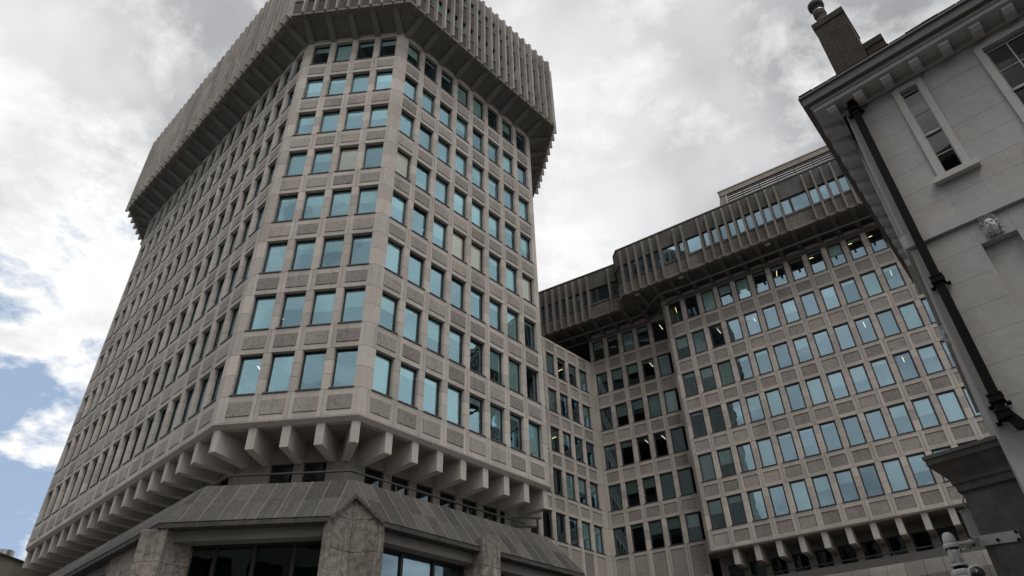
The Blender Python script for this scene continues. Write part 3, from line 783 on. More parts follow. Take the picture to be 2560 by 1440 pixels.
def slope_slabs(poly3, pitch, start, nm='canopy_slab', mat='canopy_stained', th=0.09, strips=True):
    """poly3: planar 3-D polygon, first edge = top edge"""
    o = poly3[0]; ex = (poly3[1] - poly3[0]).normalized()
    nrm_ = Vector((0, 0, 0))
    for i in range(1, len(poly3) - 1): nrm_ += (poly3[i] - o).cross(poly3[i + 1] - o)
    nrm_.normalize()
    if nrm_.z < 0: nrm_ = -nrm_
    ey = nrm_.cross(ex).normalized()
    p2 = [Vector(((p - o).dot(ex), (p - o).dot(ey))) for p in poly3]
    xs = [p.x for p in p2]; ys = [p.y for p in p2]
    ymid = (min(ys) + max(ys)) / 2
    x = start + math.floor((min(xs) - start) / pitch) * pitch
    back = [o + ex * p.x + ey * p.y - nrm_ * th for p in p2]; back2 = [b - nrm_ * 0.1 for b in back]
    part('canopy_bed', MB().extr([b + nrm_ * (th * 0.6) for b in back], back2).mesh('canopy_bed', 'sealant'), pod)
    while x < max(xs):
        for (ya, yb) in ((min(ys) - 0.01, ymid - 0.005), (ymid + 0.005, max(ys) + 0.01)):
            q = p2
            for n_, c_ in ((Vector((1, 0)), x + pitch - 0.018), (Vector((-1, 0)), -x), (Vector((0, 1)), yb), (Vector((0, -1)), -ya)):
                q = clip(q, n_, c_)
                if len(q) < 3: break
            if len(q) < 3: continue
            ar = abs(sum(q[i].x * q[(i + 1) % len(q)].y - q[(i + 1) % len(q)].x * q[i].y for i in range(len(q)))) / 2
            if ar < 0.01: continue
            top = [o + ex * p.x + ey * p.y for p in q]; bot = [t_ - nrm_ * th for t_ in top]
            part(nm, MB().extr(top, bot).mesh(nm, mat), pod)
        q = p2
        for n_, c_ in ((Vector((1, 0)), x + 0.001), (Vector((-1, 0)), -(x - 0.019))):
            q = clip(q, n_, c_)
            if len(q) < 3: break
        if strips and len(q) >= 3 and x > min(xs) + 0.05:
            top = [o + ex * p.x + ey * p.y + nrm_ * 0.006 for p in q]
            part('joint_strip', MB().extr(top, [t_ - nrm_ * 0.05 for t_ in top]).mesh('joint_strip', 'sealant'), pod)
        x += pitch
# B-side slope, cut at the corner pillar
l1 = Lp[2] - (Lp[2] - Lp[1]).normalized() * 0.88
r1 = Lp[2] + (Lp[3] - Lp[2]).normalized() * 1.02
hip = 0.42
v0 = v3(Q[2], ZT).lerp(v3(Lp[2], ZLp), hip)
slope_slabs([v3(Q[1], ZT), v3(Q[2], ZT), v0, v3(l1, ZLp), v3(Lp[1], ZLp)], 0.615, 0.1, mat='canopy_front')
slope_slabs([v3(Q[2], ZT), v3(Q[3], ZT), v3(Lp[3], ZLp), v3(r1, ZLp), v0], 0.62, 0.1, mat='canopy_side')
slope_slabs([v3(Q[3], ZT), v3(Q[4], ZT), v3(Lp[4], ZLp), v3(Lp[3], ZLp)], 0.62, 0.0)
slope_slabs([v3(Q[0], ZT), v3(Q[1], ZT), v3(Lp[1], ZLp), v3(Lp[0], ZLp)], 1.5, 0.0, strips=False)
# lip fascia, underside, glazing
def strip(pa, pb, z0, z1, dep, name, mat, d0=0.0):
    d = pb - pa; G = Face(pa.x, pa.y, math.atan2(d.y, d.x))
    part(name, MB().box(0, d.length, d0, d0 + dep, z0, z1).mesh(name, mat), pod, G.M())
    return G, d.length
for pa, pb in ((Lp[1], l1), (r1, Lp[3]), (Lp[3], Lp[4]), (Lp[0], Lp[1])):
    strip(pa, pb, ZLp - 0.17, ZLp - 0.03, 0.6, 'lip_fascia', 'canopy_stained', 0.02)
    strip(pa, pb, ZLp - 0.5, ZLp - 0.172, 0.62, 'lintel', 'soffit_concrete', 0.42)
def glazing(G, ua, ub, n, d=0.95, top=8.38, gm='podium_glass'):
    part('glazing_frame', MB().box(ua, ub, d - 0.05, d + 0.1, top - 0.12, top).box(ua, ub, d - 0.05, d + 0.1, 4.0, 4.1).mesh('glazing_frame', 'frame_metal'), pod, G.M())
    w_ = (ub - ua) / n
    for k in range(n + 1):
        part('mullion', MB().box(-0.05, 0.05, d - 0.08, d + 0.08, 4.1, top - 0.12).mesh('mullion', 'frame_metal'), pod, G.M(ua + k * w_))
    for k in range(n):
        part('pane', MB().quad((0.05, d, 4.1), (w_ - 0.05, d, 4.1), (w_ - 0.05, d, top - 0.12), (0.05, d, top - 0.12)).mesh('pane', gm), pod, G.M(ua + k * w_))
def gface(pa, pb): d = pb - pa; return Face(pa.x, pa.y, math.atan2(d.y, d.x)), d.length
G1, Lg = gface(Lp[1], l1); glazing(G1, 0.35, Lg - 0.0, 4)
G2, Lg2 = gface(r1, Lp[3]); glazing(G2, 0.1, 4.3, 3, gm='wing_glass'); glazing(G2, 5.2, Lg2, 3, gm='wing_glass')  # shinier glass on this side: brighter sky reflection put into the material
G3, Lg3 = gface(Lp[3], Lp[4]); glazing(G3, 0.3, Lg3, 4)
G0, Lg0 = gface(Lp[0], Lp[1]); glazing(G0, Lg0 - 9, Lg0 - 4.6, 4); glazing(G0, Lg0 - 16, Lg0 - 11, 4)
# corner pillar in stone courses with pointed top
def plan_dir(a, b): return (b - a).normalized()
vz = v0.z
vb = Vector((v0.x, v0.y))
inner = isect(Face(Q[1].x, Q[1].y, math.atan2((Q[2] - Q[1]).y, (Q[2] - Q[1]).x)), Face(Q[2].x, Q[2].y, math.atan2((Q[3] - Q[2]).y, (Q[3] - Q[2]).x)), -0.2, -0.2)
def pillar_face(a, b, name='pillar_stone'):
    """wall from plan point a (top za) to b (top zb) in courses"""
    (pa, za), (pb, zb_) = a, b
    d = (pb - pa); n = Vector((d.y, -d.x)).normalized(); tdir = d.normalized()
    course = 1.02; z = 9.95
    k = 0
    while z > 2:
        zlo = z - course
        # polygon of the face in (s, z)
        L = d.length
        poly = [Vector((0.006, zlo + 0.008)), Vector((L - 0.006, zlo + 0.008)), Vector((L - 0.006, z - 0.008)), Vector((0.006, z - 0.008))]
        # below the sloping top edge
        nn = Vector((-(zb_ - za) / L, 1.0)); poly = clip(poly, nn, za)
        if len(poly) >= 3:
            fr = [Vector((*(pa + tdir * p.x), p.y)) for p in poly]; bk = [Vector((f.x - n.x * 0.25, f.y - n.y * 0.25, f.z)) for f in fr]
            part(name, MB().extr(fr, bk).mesh(name, 'pillar_stone'), pod)
        z = zlo; k += 1
pillar_face((l1, ZLp + 0.02), (vb, vz - 0.02)); pillar_face((vb, vz - 0.02), (r1, ZLp + 0.02))
# raking capping strips above the pillar
for pa, pb in ((v3(l1, ZLp), v0), (v0, v3(r1, ZLp))):
    d = (pb - pa).normalized(); s = Vector((0, 0, 1)).cross(d).normalized() * -0.06
    n_ = Vector((-s.x, -s.y, 0))
    part('capping', MB().extr([pa + n_, pa + n_ * -2, pa + n_ * -2 - Vector((0, 0, .12)), pa + n_ - Vector((0, 0, .12))], [pb + n_, pb + n_ * -2, pb + n_ * -2 - Vector((0, 0, .12)), pb + n_ - Vector((0, 0, .12))]).mesh('capping', 'canopy_stained'), pod)
# other pillars: return sides and the mid pillar
def box_pillar(G, ua, ub, d0=0.1, d1=1.2, top=8.7):
    z = top
    while z > 2:
        part('pillar_stone', MB().box(ua + 0.006, ub - 0.006, d0, d1, z - 1.0, z - 0.014).mesh('pillar_stone', 'pillar_stone'), pod, G.M())
        z -= 1.0
Gb, _ = gface(Lp[1], l1); box_pillar(Gb, -0.55, 0.3, 0.08, 1.3); box_pillar(Gb, Lg - 0.03, Lg + 0.1, 0.06, 1.2)
box_pillar(G2, -0.1, 0.05, 0.06, 1.2)
box_pillar(G2, 4.3, 5.2, -0.12, 1.2, 9.2)
box_pillar(G0, Lg0 - 4.6, Lg0 - 0.0, 0.3, 1.3, 8.7); box_pillar(G0, Lg0 - 11, Lg0 - 9, 0.1, 1.3)
# terrace and inner body
T = off_line(Q, -0.05)
part('terrace', MB().prism([(p.x, p.y) for p in T] + [(-20, 52)], 10.0, 10.35).mesh('terrace', 'paving'), pod)
inn = off_line(Q, -2.2)
part('inner_wall', MB().prism([(p.x, p.y) for p in inn] + [(-20, 52)], 0.0, 10.0).mesh('inner_wall', 'core_wall'), pod)
base = off_line(Q, 0.35)
part('plinth', MB().prism([(p.x, p.y) for p in base] + [(-20, 52)], 0.0, 3.98).mesh('plinth', 'pillar_stone'), pod)
# railing
RL = off_line(Q, -0.9)
rail = MB().tube([v3(p, 11.2) for p in RL[:4]], 0.04, 8).mesh('handrail', 'rail_metal', True); part('handrail', rail, pod)
part('lower_rail', MB().tube([v3(p, 10.72) for p in RL[:4]], 0.016, 6).mesh('lower_rail', 'rail_metal', True), pod)
for a, b in zip(RL[:3], RL[1:4]):
    L = (b - a).length; n = max(1, round(L / 2.0))
    for k in range(n):
        p = a.lerp(b, (k + 0.12) / n); part('rail_post', MB().tube([(p.x, p.y, 10.35), (p.x, p.y, 11.2)], 0.022, 6).mesh('rail_post', 'rail_metal', True), pod)
# wing-side canopy with its rail
pod2 = thing('podium', tuple(F.p3(12, 5, 0)), 'low stone podium with stained canopy at the foot of the lower wing', 'podium')
INV[pod2.name] = Matrix.Translation(-pod2.location)
z2 = 11.0
part('canopy_body', MB().box(1.5, nF * BAY, 0, 5.5, 4, z2 - 0.5).mesh('canopy_body', 'pillar_stone'), pod2, F.M(0, 4.9, 0))
for k in range(30):
    ua = 1.5 + k * 0.9
    if ua > 26: break
    part('canopy_slab', cached('cs2', lambda: MB().extr([(0, 0.3, -0.05), (0, 0.0, -0.35), (0, -0.35, -0.9), (0, -0.35, -1.5), (0, 0.6, -1.5), (0, 0.6, -0.05)], [(0.88, 0.3, -0.05), (0.88, 0.0, -0.35), (0.88, -0.35, -0.9), (0.88, -0.35, -1.5), (0.88, 0.6, -1.5), (0.88, 0.6, -0.05)]).mesh('canopy_slab', 'render_stone')), pod2, F.M(ua, 4.9, z2 + 0.0))
part('handrail', MB().tube([F.p3(1.5, 4.2, 11.62), F.p3(nF * BAY, 4.2, 11.62)], 0.03, 8).mesh('handrail', 'rail_metal', True), pod2)
for k in range(9): part('rail_post', MB().tube([F.p3(2 + k * 3, 4.2, 10.7), F.p3(2 + k * 3, 4.2, 11.62)], 0.02, 6).mesh('rail_post', 'rail_metal', True), pod2)

# ================================================================== WHITE HOUSE
Wc = Vector((5.925, 8.02)); azF, azS = R(-42.2), R(54.6)
HFc = Face(Wc.x, Wc.y, azF)
tS = Vector((math.cos(azS), math.sin(azS)))
house = thing('white_house', (Wc.x + 2, Wc.y + 1, 0), 'white painted rusticated stone house corner with bracketed eaves and sash windows', 'house')
HM = HFc.M()
HWD, HDP = 7.0, 7.0
TOPW = 11.5
def hp(u, off): p = HFc.pt(u, off); return (p.x, p.y)
# openings: (u0,u1,z0,z1)
W1 = (0.86, 1.12, 8.91, 10.80); W2 = (2.10, 3.3, 8.91, 10.75)
JNT = [4.6 + 0.4575 * k for k in range(0, 16)]
zcs = [1.0]
# course bands of rusticated blocks on the front: top zone (above the string course) and lower zone
part('wall_core', MB().prism([(Wc.x + 0.0, Wc.y), hp(0.80, -0.012), hp(0.80, -0.5), hp(0.2, -0.6)], 0, 1).mesh('wall_core', 'house_paint'), house) if False else None
core = MB()
def rect_minus(u0, u1, z0, z1, holes):
    """split a rectangle round holes into rectangles"""
    us = sorted({u0, u1, *[min(max(h[0], u0), u1) for h in holes], *[min(max(h[1], u0), u1) for h in holes]})
    res = []
    for a, b in zip(us, us[1:]):
        if b - a < 1e-5: continue
        segs = [(z0, z1)]
        for h in holes:
            if h[0] < (a + b) / 2 < h[1]:
                new = []
                for s0, s1 in segs:
                    if h[2] > s0: new.append((s0, min(s1, h[2])))
                    if h[3] < s1: new.append((max(s0, h[3]), s1))
                segs = [s for s in new if s[1] - s[0] > 1e-5]
        res += [(a, b, s0, s1) for s0, s1 in segs]
    return res
arch1 = (W1[0] - 0.10, W1[1] + 0.10, W1[2], W1[3] + 0.15); arch2 = (W2[0] - 0.11, W2[1] + 0.11, W2[2], W2[3] + 0.15)
for (a, b, c, d) in rect_minus(0.0, HWD, 0, TOPW, [arch1, arch2, (0.82, 1.26, 4.2, 7.6)]): core.box(a, b, 0.014, 0.4, c, d)
core.box(0.82, 1.26, 0.12, 0.4, 4.2, 7.6)
part('front_wall', core.mesh('front_wall', 'house_trim'), house, HM)
zt = [11.1 - 0.395 * 0 - k * 0 for k in range(1)]
joints = [11.02, 10.58, 10.13, 9.70, 9.31, 8.89, 8.56, 8.24]
lowj = [7.97, 7.60, 7.17, 6.74, 6.33, 5.90, 5.45, 5.0, 4.55, 4.1, 3.6, 3.1, 2.6, 2.1, 1.6, 1.1, 0.6, 0.15]
def course_blocks(za, zc, holes, salt):
    g = 0.002
    cuts = [0.0]; x = 0.0
    rnd = random.Random(salt)
    while x < HWD: x += rnd.uniform(1.1, 1.9); cuts.append(min(x, HWD))
    rects = rect_minus(0.0, HWD, za, zc, holes)
    for (a, b, c, d) in rects:
        xs_ = [a] + [q for q in cuts if a + 0.3 < q < b - 0.3] + [b]
        for p_, q_ in zip(xs_, xs_[1:]):
            part('stone', MB().box(p_ + 0.002, q_ - 0.002, 0.009, 0.014, c + g, d - g).mesh('stone', 'house_paint'), house, HM)
for i, (a, b) in enumerate(zip(joints, joints[1:])): course_blocks(b, a, [arch1, arch2], i)
for i, (a, b) in enumerate(zip(lowj, lowj[1:])): course_blocks(b, a, [(0.82, 1.26, 4.2, 7.6)], 40 + i)
part('string_course', MB().extr([(-0.04, -0.05, 7.985), (-0.04, -0.06, 8.20), (-0.04, 0.0, 8.24), (-0.04, 0.02, 7.985)], [(HWD, -0.05, 7.985), (HWD, -0.06, 8.20), (HWD, 0.0, 8.24), (HWD, 0.02, 7.985)]).mesh('string_course', 'house_trim'), house, HM)
# side wall
HS = Face(Wc.x + tS.x * HDP, Wc.y + tS.y * HDP, azS - math.pi)
sidem = MB().box(0, HDP, 0.0, 0.4, 0, TOPW); part('side_wall', sidem.mesh('side_wall', 'house_paint'), house, HS.M())
part('side_string', MB().box(0, HDP, -0.06, 0.0, 7.98, 8.22).mesh('side_string', 'house_trim'), house, HS.M())
part('side_pilaster', MB().box(HDP - 1.7, HDP - 0.9, -0.05, 0.0, 8.3, 11.2).box(HDP - 1.8, HDP - 0.8, -0.12, 0.0, 8.22, 8.32).mesh('side_pilaster', 'house_trim'), house, HS.M())
# eaves: frieze, soffit, fascia, gutter, modillions
eL = Vector((math.cos(R(51)), math.sin(R(51))))
def eave_pt(u, off): return HFc.pt(u, off)
EC = HFc.pt(-0.52, 0.5)                                  # outer eave corner
def eave_poly(inset):
    fr = Face(EC.x, EC.y, azF); sdn = Vector((-eL.y, eL.x))
    c = EC - HFc.n * inset - sdn * inset * 1.0
    return [c, c + HFc.t * 8, HFc.pt(8, -0.05), HFc.pt(-0.05, -0.05) + tS * 0, HFc.pt(0.05, -0.05) + tS * HDP, c + eL * HDP * 1.02]
def ring_pr(ins, z0, z1, name, mat):
    q = eave_poly(ins); m = MB()
    m.prism([(p.x, p.y) for p in (q[0], q[1], q[2], q[3])], z0, z1)
    m.prism([(p.x, p.y) for p in (q[0], q[3], q[4], q[5])], z0, z1)
    part(name, m.mesh(name, mat), house)
ring_pr(0.14, 11.12, 11.2, 'eaves_soffit', 'house_trim')
ring_pr(0.11, 11.203, 11.26, 'eaves_moulding', 'house_trim')
ring_pr(0.03, 11.263, 11.43, 'eaves_fascia', 'gutter_lead')
ring_pr(0.0, 11.433, 11.475, 'gutter', 'gutter_lead')
ring_pr(0.03, 11.473, 11.51, 'roof_edge', 'slate')
part('frieze', MB().box(-0.06, HWD, -0.055, 0.0, 11.02, 11.118).mesh('frieze', 'house_trim'), house, HM)
mod = MB().extr([(-0.075, -0.30, 0.0), (-0.075, -0.30, -0.07), (-0.075, -0.24, -0.13), (-0.075, -0.056, -0.13), (-0.075, -0.056, 0.0)], [(0.075, -0.30, 0.0), (0.075, -0.30, -0.07), (0.075, -0.24, -0.13), (0.075, -0.056, -0.13), (0.075, -0.056, 0.0)]).mesh('modillion', 'house_trim')
for u in [-0.12 + 0.455 * k for k in range(16)]: part('modillion', mod, house, HFc.M(u, 0, 11.118))
smod = MB().box(-0.075, 0.075, -0.30, 0.0, -0.13, 0).mesh('modillion', 'house_trim')
SE = Face(EC.x + eL.x * HDP, EC.y + eL.y * HDP, R(51) - math.pi)
for k in range(1, 15): part('modillion', smod, house, SE.M(HDP - 0.25 - k * 0.455, -0.42, 11.118))
# roof planes
Rz = 13.6
q = eave_poly(0.05); ridge = HFc.pt(3.4, -3.4)
part('roof', MB().quad((q[0].x, q[0].y, 11.5), (q[1].x, q[1].y, 11.5), (HFc.pt(8, -3.4).x, HFc.pt(8, -3.4).y, 12.9), (ridge.x, ridge.y, 12.9)).quad((q[5].x, q[5].y, 11.5), (q[0].x, q[0].y, 11.5), (ridge.x, ridge.y, 12.9), (ridge.x + tS.x * 4, ridge.y + tS.y * 4, 12.9)).mesh('roof', 'slate'), house)
# broken slates along the edge
for k in range(18):
    s = MB().box(0, random.uniform(0.255, 0.262), 0, 0.3, 0, random.uniform(0.010, 0.022)).mesh('slate', 'slate')
    part('slate', s, house, HFc.M(-0.5 + k * 0.262, 0.485 - 0.015 * random.random(), 11.512) @ Matrix.Rotation(R(16), 4, 'X') @ Matrix.Rotation(R(random.uniform(-2, 2)), 4, 'Z'))
# sash windows
def sash(wd, vbars, hz, meet, glassmat='house_glass'):
    u0_, u1_, z0_, z1_ = wd
    m = MB()
    ring(m, u0_ - 0.10 if u1_ - u0_ < 0.5 else u0_ - 0.11, u1_ + 0.10 if u1_ - u0_ < 0.5 else u1_ + 0.11, z0_, z1_ + 0.15, 0.10, -0.03, 0.16, 0.001)
    o = part('window', m.mesh('window_surround', 'house_trim'), house, HM)
    f = ring(MB(), u0_, u1_, z0_, z1_, 0.018, 0.05, 0.09, 0.03)
    sub('sash_frame', f.mesh('sash_frame', 'white_joinery'), o)
    for z in hz: sub('glazing_bar', MB().box(u0_ + 0.02, u1_ - 0.02, 0.055, 0.08, z - 0.008, z + 0.008).mesh('glazing_bar', 'white_joinery'), o)
    sub('meeting_rail', MB().box(u0_ + 0.02, u1_ - 0.02, 0.03, 0.085, meet - 0.02, meet + 0.02).mesh('meeting_rail', 'white_joinery'), o)
    for x in vbars: sub('glazing_bar', MB().box(x - 0.009, x + 0.009, 0.056, 0.079, z0_ + 0.03, z1_ - 0.02).mesh('glazing_bar', 'white_joinery'), o)
    sub('pane', MB().box(u0_ + 0.018, u1_ - 0.018, 0.064, 0.068, z0_ + 0.03, z1_ - 0.018).mesh('pane', glassmat), o)
    sub('sill', MB().box(u0_ - 0.18, u1_ + 0.18, -0.10, 0.1, z0_ - 0.10, z0_ - 0.001).mesh('sill', 'house_trim'), o)
sash(W1, (), (10.30, 9.37), 9.82)
sash(W2, (2.39, 2.68, 2.97), (10.28, 9.37), 9.83)
part('room', MB().box(0.5, 6, 0.41, 3, 8.3, 8.35).box(0.5, 6, 2.5, 2.6, 8, 11).mesh('room', 'core_wall'), house, HM)
# carved face keystone
def carve():
    NX, NZ = 46, 50; W_, H_ = 0.21, 0.36
    def gauss(x, z, cx_, cz, sx, sz): return math.exp(-((x - cx_) / sx) ** 2 - ((z - cz) / sz) ** 2)
    m = MB(); rnd = random.Random(3); curls = [(rnd.uniform(-0.095, 0.095), rnd.uniform(0.27, 0.35), rnd.uniform(0.010, 0.018)) for _ in range(17)]
    curls += [(s * rnd.uniform(0.075, 0.1), rnd.uniform(0.0, 0.27), rnd.uniform(0.010, 0.015)) for s in (-1, 1) for _ in range(6)] + [(rnd.uniform(-0.08, 0.08), rnd.uniform(0.0, 0.03), 0.012) for _ in range(7)]
    for j in range(NZ):
        for i in range(NX):
            x = (i / (NX - 1) - 0.5) * W_; z = j / (NZ - 1) * H_
            r2 = (x / 0.075) ** 2 + ((z - 0.155) / 0.135) ** 2
            h = 0.085 * math.sqrt(max(0, 1 - r2)) if r2 < 1 else 0
            h += 0.035 * gauss(x, z, 0, 0.145, 0.014, 0.030) + 0.012 * gauss(x, z, 0, 0.128, 0.022, 0.012)
            for s in (-1, 1):
                h -= 0.022 * gauss(x, z, s * 0.031, 0.178, 0.018, 0.013); h += 0.013 * gauss(x, z, s * 0.031, 0.175, 0.009, 0.007)
                h += 0.014 * gauss(x, z, s * 0.033, 0.203, 0.024, 0.008); h += 0.010 * gauss(x, z, s * 0.045, 0.120, 0.018, 0.022)
            h += 0.012 * gauss(x, z, 0, 0.098, 0.026, 0.006) + 0.012 * gauss(x, z, 0, 0.082, 0.020, 0.006) - 0.012 * gauss(x, z, 0, 0.090, 0.026, 0.004)
            h += 0.014 * gauss(x, z, 0, 0.052, 0.022, 0.016)
            for cx_, cz, rr in curls:
                dd = math.hypot(x - cx_, z - cz); h = max(h, 0.055 * math.exp(-(dd / rr) ** 2) + (0.01 * math.cos(dd / rr * 4) if dd < rr else 0))
            m.v.append((x, -h if h > 0.004 else 0.004, z))
    for j in range(NZ - 1):
        for i in range(NX - 1):
            a = j * NX + i; m.f.append([a, a + 1, a + NX + 1, a + NX])
    return m.mesh('carved_face', 'house_trim', True)
cf = carve()
part('carved_face', cf, house, HFc.M(1.03, 0.01, 7.635))
part('carved_face', cf, house, HS.M(HDP - 2.6, 0.0, 7.6))
# drainpipe: rectangular cast iron
uP = 0.165
pipe = MB().box(uP - 0.054, uP + 0.054, -0.15, -0.03, 5.3, 11.15)
pipe.extr([(uP - 0.054, -0.15, 5.3), (uP + 0.054, -0.15, 5.3), (uP + 0.054, -0.03, 5.3), (uP - 0.054, -0.03, 5.3)], [(uP + 0.05, -0.15, 5.0), (uP + 0.17, -0.15, 5.06), (uP + 0.17, -0.03, 5.06), (uP + 0.05, -0.03, 5.0)])
pipe.extr([(uP + 0.05, -0.15, 5.0), (uP + 0.17, -0.15, 5.06), (uP + 0.17, -0.03, 5.06), (uP + 0.05, -0.03, 5.0)], [(uP + 0.9, -0.15, 4.72), (uP + 0.9, -0.15, 4.86), (uP + 0.9, -0.03, 4.86), (uP + 0.9, -0.03, 4.72)])
pipe.extr([(uP - 0.054, -0.15, 11.1), (uP + 0.054, -0.15, 11.1), (uP + 0.054, -0.03, 11.1), (uP - 0.054, -0.03, 11.1)], [(uP - 0.054, -0.36, 11.34), (uP + 0.054, -0.36, 11.34), (uP + 0.054, -0.26, 11.38), (uP - 0.054, -0.26, 11.38)])
pp = part('drainpipe', pipe.mesh('drainpipe', 'cast_iron'), house, HM)
col = MB().box(uP - 0.078, uP + 0.078, -0.17, -0.02, -0.05, 0.05).box(uP - 0.085, uP + 0.085, -0.178, -0.012, -0.055, -0.035).box(uP - 0.085, uP + 0.085, -0.178, -0.012, 0.035, 0.055)
for s in (-1, 1): col.tube([(uP + s * 0.07, -0.035, -0.07), (uP + s * 0.125, -0.035, -0.07)], 0.03, 8)
colm = col.mesh('pipe_collar', 'cast_iron')
for z in (10.95, 9.1 + 1.9, 7.27, 5.42): 
    if z != 11.0: sub('pipe_collar', colm, pp, Matrix.Translation((0, 0, z)))
sub('pipe_collar', colm, pp, Matrix.Translation((0, 0, 5.2)))
# chimneys on the house
def chimney(u0_, u1_, d0, d1, z0_, z1_, pot):
    cap = MB().box(u0_, u1_, d0, d1, z0_, z1_).box(u0_ - 0.02, u1_ + 0.02, d0 - 0.02, d1 + 0.02, z1_ - 0.17, z1_)
    o = part('chimney', cap.mesh('chimney', 'chimney_brick'), house, HM)
    if pot:
        for cu, cd in ((u0_ + 0.21, d0 + 0.22),):
            sub('chimney_pot', MB().tube([(cu, cd, z1_), (cu, cd, z1_ + 0.12), (cu, cd, z1_ + 0.14), (cu, cd, z1_ + 0.32), (cu, cd, z1_ + 0.34), (cu, cd, z1_ + 0.40), (cu, cd, z1_ + 0.46), (cu, cd, z1_ + 0.66), (cu, cd, z1_ + 0.68), (cu, cd, z1_ + 0.8)], [0.14, 0.145, 0.115, 0.11, 0.12, 0.135, 0.12, 0.12, 0.16, 0.165], 20).mesh('chimney_pot', 'terracotta', True), o)
            sub('pot_ring', MB().tube([(cu, cd, z1_ + 0.50), (cu, cd, z1_ + 0.515)], 0.128, 20).mesh('pot_ring', 'steel'), o)
chimney(0.06, 0.68, 1.0, 1.9, 11.6, 14.78, True)
chimney(0.70, 1.04, 1.3, 2.1, 11.6, 13.75, False)

# ================================================================== GATE PIER, JUNCTION BOX, SECURITY CAMERA
azP = R(-45.76)
def aray(px, py):
    d = fw + rv * ((px - 1280) / 1722.27) + uv * ((720 - py) / 1722.27); return d
capc = aray(2311, 1151); capc = Vector((0, 0, 1.6)) + capc * (11.5 / math.hypot(capc.x, capc.y))
G = Face(capc.x, capc.y, azP)
Z0 = capc.z
gp = thing('gate_pier', (capc.x + 0.8, capc.y, 0), 'dark weathered stone gate pier with moulded cornice beside the white house', 'gate pier')
prof = [(0.0, 0.0), (0.0, -0.09), (0.03, -0.10), (0.08, -0.19), (0.155, -0.29), (0.175, -0.33), (0.175, -0.38), (0.205, -0.395), (0.205, -0.49), (0.235, -0.50)]
m = MB(); rings = []
PWD = 3.2
for ins, dz_ in prof:
    rings.append(len(m.v)); m.v += [(ins, ins, Z0 + dz_), (PWD - ins, ins, Z0 + dz_), (PWD - ins, PWD - ins, Z0 + dz_), (ins, PWD - ins, Z0 + dz_)]
for a, b in zip(rings, rings[1:]):
    for i in range(4): m.f.append([a + i, a + (i + 1) % 4, b + (i + 1) % 4, b + i])
m.f.append([0, 1, 2, 3])
part('cornice', m.mesh('cornice', 'old_pier'), gp, G.M())
part('cap_lead', MB().box(-0.02, PWD, -0.02, PWD, Z0, Z0 + 0.05).mesh('cap_lead', 'gutter_lead'), gp, G.M())
part('shaft', MB().box(0.25, PWD - 0.25, 0.25, PWD - 0.25, 0, Z0 - 0.5).mesh('shaft', 'old_pier'), gp, G.M())
part('raised_panel', MB().box(0.36, PWD - 0.4, 0.232, 0.25, 0.6, Z0 - 0.56).mesh('raised_panel', 'old_pier'), gp, G.M())
part('upstand', MB().box(0.98, 1.4, 0.1, 0.5, Z0 + 0.05, Z0 + 0.24).mesh('upstand', 'slate'), gp, G.M())
def onG(px, py, off):
    d = aray(px, py); n = Vector((G.n.x, G.n.y, 0)); o = Vector((G.x, G.y, 0)) + n * off; c0 = Vector((0, 0, 1.6))
    s = (o - c0).dot(n) / d.dot(n); X = c0 + d * s
    return (X - o).dot(Vector((G.t.x, G.t.y, 0))), X.z
# junction box on the pier's left side
bu, bz = onG(2400, 1281, -0.5)
jb = thing('junction_box', tuple(G.p3(bu, -0.5, bz)), 'grey metal junction box fixed to the left side of the dark gate pier', 'junction box')
part('housing', MB().box(0, 0.24, 0.0, 0.26, -0.40, 0).box(-0.01, 0.25, -0.01, 0.27, 0.0, 0.02).box(0.08, 0.15, 0.08, 0.14, -0.46, -0.4).mesh('housing', 'box_metal'), jb, G.M(bu, -0.5, bz))
part('cable', MB().tube([G.p3(bu + 0.1, -0.55, bz), G.p3(bu + 0.08, -0.55, bz + 0.15), G.p3(bu + 0.16, -0.58, bz + 0.3)], 0.012, 6).tube([G.p3(bu + 0.18, -0.55, bz), G.p3(bu + 0.17, -0.55, bz + 0.12), G.p3(bu + 0.22, -0.58, bz + 0.3)], 0.012, 6).mesh('cable', 'white_metal', True), jb)
# security camera: plate on the pier face, arm, dome unit
off0 = -0.225
pl_tl = onG(2436, 1342, off0); pl_tr = onG(2545, 1325, off0); pl_br = onG(2556, 1352, off0); pl_bl = onG(2444, 1367, off0)
sc = thing('security_camera', tuple(G.p3(pl_tl[0], off0, pl_tl[1])), 'white security camera on a white bracket plate bolted to the dark gate pier', 'security camera')
pl = MB().extr([(*(G.pt(p[0], off0)), p[1]) for p in (pl_tl, pl_tr, pl_br, pl_bl)], [(*(G.pt(p[0], off0 + 0.02)), p[1]) for p in (pl_tl, pl_tr, pl_br, pl_bl)])
plate = part('mounting_plate', pl.mesh('mounting_plate', 'camera_housing'), sc)
for (px, py) in ((2540, 1330), (2548, 1349), (2495, 1350)):
    b_ = onG(px, py, off0 + 0.02); p = G.p3(b_[0], off0 + 0.02, b_[1]); qv = G.p3(b_[0], off0 + 0.04, b_[1])
    part('bolt', MB().tube([p, qv], 0.022, 6).mesh('bolt', 'cast_iron'), sc)
def at_off(px, py, off): b_ = onG(px, py, off); return G.p3(b_[0], off, b_[1])
k = at_off(2441, 1352, 0.0); head = at_off(2373, 1362, 0.12)
part('bracket', MB().extr([at_off(2437, 1342, off0 + .01), at_off(2444, 1341, off0 + .01), at_off(2446, 1367, off0 + .01), at_off(2440, 1368, off0 + .01)], [at_off(2419, 1349, 0.0), at_off(2432, 1344, 0.0), at_off(2442, 1366, 0.0), at_off(2430, 1370, 0.0)]).mesh('bracket', 'camera_housing'), sc)
